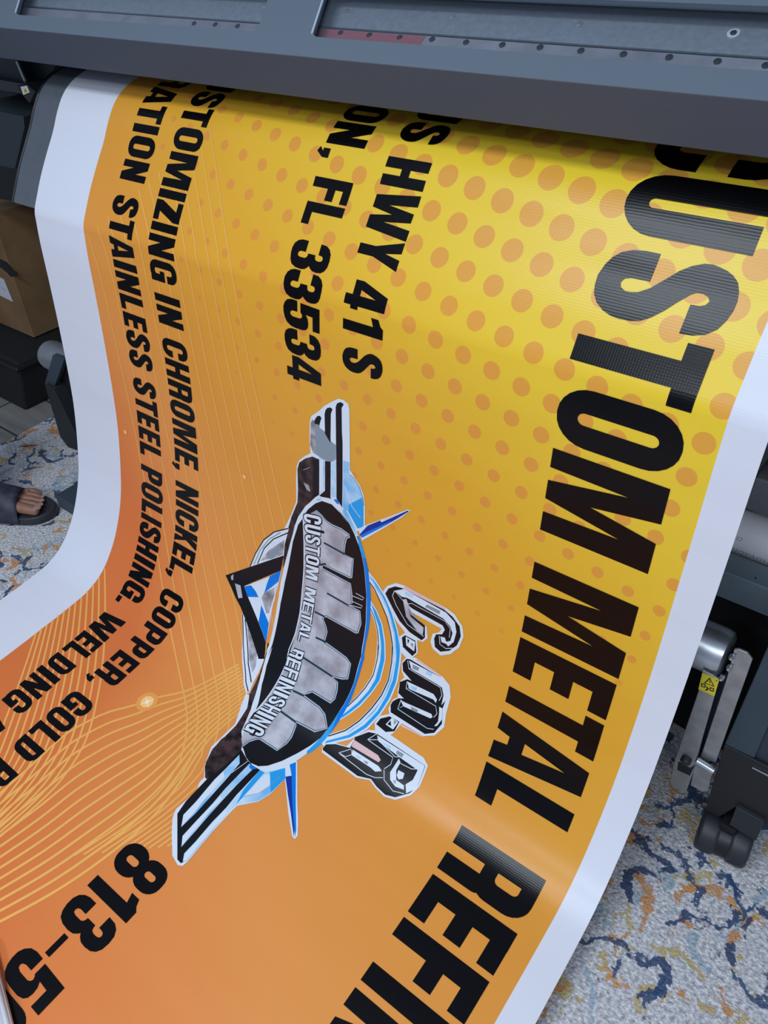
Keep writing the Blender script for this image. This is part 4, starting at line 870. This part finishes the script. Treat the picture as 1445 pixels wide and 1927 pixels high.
# black sheet hanging behind the stand
mb = MB(); n = 24
for i in range(n):
    for j in range(2):
        pass
pts = [[(-1.35+1.75*i/n, 1.005+.006*math.sin(i*1.7)+.004*math.sin(j*.8), .05+.34*j/8) for i in range(n+1)] for j in range(9)]
mb.add([p for r in pts for p in r], [(j*(n+1)+i, j*(n+1)+i+1, (j+1)*(n+1)+i+1, (j+1)*(n+1)+i) for j in range(8) for i in range(n)])
mb.build('black_sheet', mat('sheet_black', (.008, .008, .009), .95, bump=(60, .5, .004)), pr, smooth=True)
# left roller bracket
plate('roller_arm', [(99,668),(121,676),(101,731),(84,722)], .81, .012, m_leg)
plate('roller_bracket', [(84,723),(101,732),(165,862),(146,848),(128,842),(113,822),(84,724)], .80, .05, mat('bracket_dark', (.014, .018, .022), .5))
plate('roller_back_bracket', [(104,728),(124,680),(150,700),(200,900),(160,860)], .83, .04, m_black)

# ------------------------------------------------------------------ loose things right
vr = empty('vinyl_roll', (-.3, 1.032, Z(-.785/U)))
tag(vr, 'white roll of adhesive vinyl lying behind the grey cross beam at the right', 'roll')
mb = MB(); VY, VZ, VR = 1.032, -.785+CAMZ, .0335
mb.lathe((-1.45, VY, VZ), (1, 0, 0), [(0, .018), (0, VR-.001), (.001, VR), (1.80, VR), (1.801, VR-.001), (1.801, .018)], 48); mb.build('roll_body', m_white, vr, smooth=True)
def roll_text(txt, size, px, col):
    c = bpy.data.curves.new('t', 'FONT'); c.body = txt; c.size = size; c.shear = .25; to = bpy.data.objects.new('t', c); COL.objects.link(to)
    dg = bpy.context.evaluated_depsgraph_get(); me = bpy.data.meshes.new_from_object(to.evaluated_get(dg)); bpy.data.objects.remove(to)
    import bmesh
    bm = bmesh.new(); bm.from_mesh(me)
    for k in range(1, 16):
        bmesh.ops.bisect_plane(bm, geom=bm.verts[:]+bm.edges[:]+bm.faces[:], plane_co=(0, -size*.4+k*size*.1, 0), plane_no=(0, 1, 0))
    bm.to_mesh(me); bm.free()
    p = on_y(px, VY-VR*.72); a0 = math.atan2(p[2]-VZ, p[1]-VY); w = max(v.co.x for v in me.vertices)
    for v in me.vertices:
        x, y = v.co.x, v.co.y
        ang = a0+y/VR          # upside down: the top of the letters points down the roll
        v.co = (p[0]+w-x, VY+math.cos(ang)*(VR+.0004), VZ+math.sin(ang)*(VR+.0004))
    return link('printed_word', me, col, vr)
roll_text('removable', .019, (1377, 1020), m_textgrey); roll_text('cm', .013, (1381, 1004), m_textgrey)
gb = MB(); gb.prism([on_y(p, 1.11) for p in [(1420,899),(1475,915),(1460,985),(1395,956)]], (0, .10, 0))
o = gb.build('storage_box', mat('pale_grey_plastic', (.26, .27, .31), .5), bevel=.004); tag(o, 'pale grey box standing behind the white vinyl roll at the right edge', 'box')

# ------------------------------------------------------------------ loose things left
bc = np.array([-2.39, 1.15, -1.12+CAMZ])
cbx = empty('cardboard_box', tuple(bc)); tag(cbx, 'torn brown cardboard box with a white label, on a black case under the printer', 'box')
bw, bd, bh = .52, .42, .40
mb = MB(); mb.box((bc[0]-bw, bc[1], bc[2]), (bc[0], bc[1]+bd, bc[2]+bh)); mb.build('box_body', m_card, cbx, bevel=.003)
mb = MB(); mb.prism([(bc[0]-bw, bc[1]-.001, bc[2]+bh), (bc[0]-.01, bc[1]-.001, bc[2]+bh), (bc[0]-.03, bc[1]-.07, bc[2]+bh-.10), (bc[0]-.12, bc[1]-.085, bc[2]+bh-.13), (bc[0]-.2, bc[1]-.07, bc[2]+bh-.11), (bc[0]-.3, bc[1]-.09, bc[2]+bh-.14), (bc[0]-bw, bc[1]-.09, bc[2]+bh-.14)], (0, .004, .002)); mb.build('box_flap', mat('cardboard_light', (.27, .165, .085), .85, noise=(20, .15)), cbx)
mb = MB(); mb.prism([on_y(p, bc[1]-.003) for p in [(0,488),(12,494),(22,508),(34,514),(20,521),(12,512),(0,503)]], (0, .002, 0)); mb.build('box_tear', m_black, cbx)
lb = MB(); lb.prism([on_y(p, bc[1]-.002) for p in [(-10,517),(7,526),(24,568),(-10,551)]], (0, .001, 0)); lb.build('box_label', m_paper, cbx)
mb = MB(); mb.prism([on_y(p, bc[1]-.003) for p in [(1,540),(10,545),(10,546.5),(1,541.5)]], (0, .0005, 0)); mb.build('label_print', m_textgrey, cbx)
kc = on_z((54, 778), FZ)
ks = empty('black_case', kc); tag(ks, 'matt black plastic case on the wooden floor under the cardboard box', 'case')
mb = MB(); mb.prism([(kc[0]-.02, kc[1], FZ), (kc[0]-.62, kc[1], FZ), (kc[0]-.64, kc[1]+.02, FZ+.17), (kc[0]+.0, kc[1]+.02, FZ+.17)], (0, .62, 0)); mb.build('case_body', mat('matt_black', (.006, .006, .007), .8), ks, bevel=.012)
mb = MB(); mb.box((kc[0]-.64, kc[1]+.005, FZ+.148), (kc[0]+.012, kc[1]+.65, FZ+.162)); mb.build('case_lid', m_black, ks, bevel=.006)

# ------------------------------------------------------------------ bystander's foot in a slide sandal
def skin_mesh(name, verts, edges, radii, root, m_, parent, sub=2):
    me = bpy.data.meshes.new(name); me.from_pydata(verts, edges, []); o = bpy.data.objects.new(name, me); COL.objects.link(o)
    me.materials.append(m_)
    md = o.modifiers.new('skin', 'SKIN'); md.use_smooth_shade = True
    for i, r in enumerate(radii):
        sv = me.skin_vertices[0].data[i]; sv.radius = r if isinstance(r, tuple) else (r, r); sv.use_root = (i == root)
    ss = o.modifiers.new('sub', 'SUBSURF'); ss.levels = sub; ss.render_levels = sub
    if parent is not None: o.parent = parent; o.matrix_parent_inverse = Matrix.Translation(-Vector(parent.location))
    return o
tip = np.array(on_z((101, 962), .02)); fy = tip[1]+.012
FX = tip[0]       # toe direction +X
fd = np.array(on_z((101, 962), .02))-np.array(on_z((0, 958), .02)); fd /= np.linalg.norm(fd); fn_ = np.array([-fd[1], fd[0], 0])
def P3(x, y, z): return (float(tip[0]+fd[0]*(x-.012)+fn_[0]*(y+.008)), float(tip[1]+fd[1]*(x-.012)+fn_[1]*(y+.008)), z)
pers = empty('person', P3(-.2, 0, 0)); tag(pers, 'person at the left edge, one bare foot in a black slide sandal showing', 'person')
# y+ is the far (little toe) side in the photo, the big toe is nearest
V = [P3(-.255, 0, .045), P3(-.235, .0, .075), P3(-.225, 0, .13), P3(-.22, 0, .26), P3(-.22, 0, .42), P3(-.17, .0, .062), P3(-.11, .002, .052)]
E_ = [(0, 1), (1, 2), (2, 3), (3, 4), (1, 5), (5, 6)]; Rr = [.030, .033, .031, .042, .05, .036, (.042, .026)]
toes = [(-.026, .0125, -.012, .038), (-.007, .0088, -.016, .034), (.009, .0082, -.022, .033), (.024, .0078, -.031, .031), (.037, .0082, -.044, .029)]
tips = []
for ty, r, tx, z in toes:
    ty *= 1.22; r *= 1.15; tx += .022
    i = len(V); V += [P3(-.085, ty*.8, .046), P3(-.05+tx*.4, ty, .044), P3(-.02+tx, ty*1.0, z)]; E_ += [(6, i), (i, i+1), (i+1, i+2)]; Rr += [max(r*1.25, .012), r*1.02, r]
    tips.append((P3(-.02+tx, ty, z), r))
ft = skin_mesh('foot_and_leg', V, E_, Rr, 1, m_skin, pers)
nl = []
for k, (p, r) in enumerate(tips):
    mb = MB(); mb.lathe((p[0]-.002*fd[0], p[1]-.002*fd[1], p[2]+r*.93), (.35*fd[0], .35*fd[1], 1), [(-.0006, r*.62), (.0008, r*.55), (.0012, r*.2)], 14)
    mb.build('toenail', m_nail, pers, smooth=True)
sand = empty('slide_sandal', P3(-.14, 0, 0)); sand.parent = pers; sand.matrix_parent_inverse = Matrix.Translation(-Vector(pers.location))
def outl(grow_=0.0):
    q = [(.012, 0), (.004, .022), (-.018, .040), (-.05, .052), (-.10, .054), (-.17, .046), (-.24, .038), (-.275, .022), (-.285, 0), (-.275, -.022), (-.24, -.036), (-.17, -.042), (-.10, -.048), (-.05, -.050), (-.018, -.042), (.004, -.022)]
    return smooth([(x+(grow_ if x > -.1 else -grow_), y*(1+grow_*18)) for x, y in q], 4)
mb = MB(); mb.prism([P3(x, y, .002) for x, y in outl(.002)], (0, 0, .024)); so = mb.build('sole', m_sandal, sand, bevel=.005); so.matrix_parent_inverse = Matrix.Translation(-Vector(P3(-.14, 0, 0)))
mb = MB(); nn = 16; rowsn = []
for x, hh in ((-.073, .056), (-.085, .062), (-.12, .072), (-.15, .082), (-.18, .088)):
    rowsn.append([P3(x+.01*math.cos(math.pi*i/nn), -.050*math.cos(math.pi*i/nn)*1.06, .012+hh*math.sin(math.pi*i/nn)**.8) for i in range(nn+1)])
mb.add([p for r in rowsn for p in r], [(j*(nn+1)+i, j*(nn+1)+i+1, (j+1)*(nn+1)+i+1, (j+1)*(nn+1)+i) for j in range(4) for i in range(nn)])
stp = mb.build('strap', m_strap, sand, smooth=True); sd = stp.modifiers.new('s', 'SOLIDIFY'); sd.thickness = .003; sd.offset = 1; stp.matrix_parent_inverse = Matrix.Translation(-Vector(P3(-.14, 0, 0)))
mb = MB(); mb.lathe(P3(-.22, 0, .12), (0, 0, 1), [(0, .058), (.01, .062), (.2, .068), (.36, .075)], 28); mb.build('trouser_leg', m_cloth, pers, smooth=True)
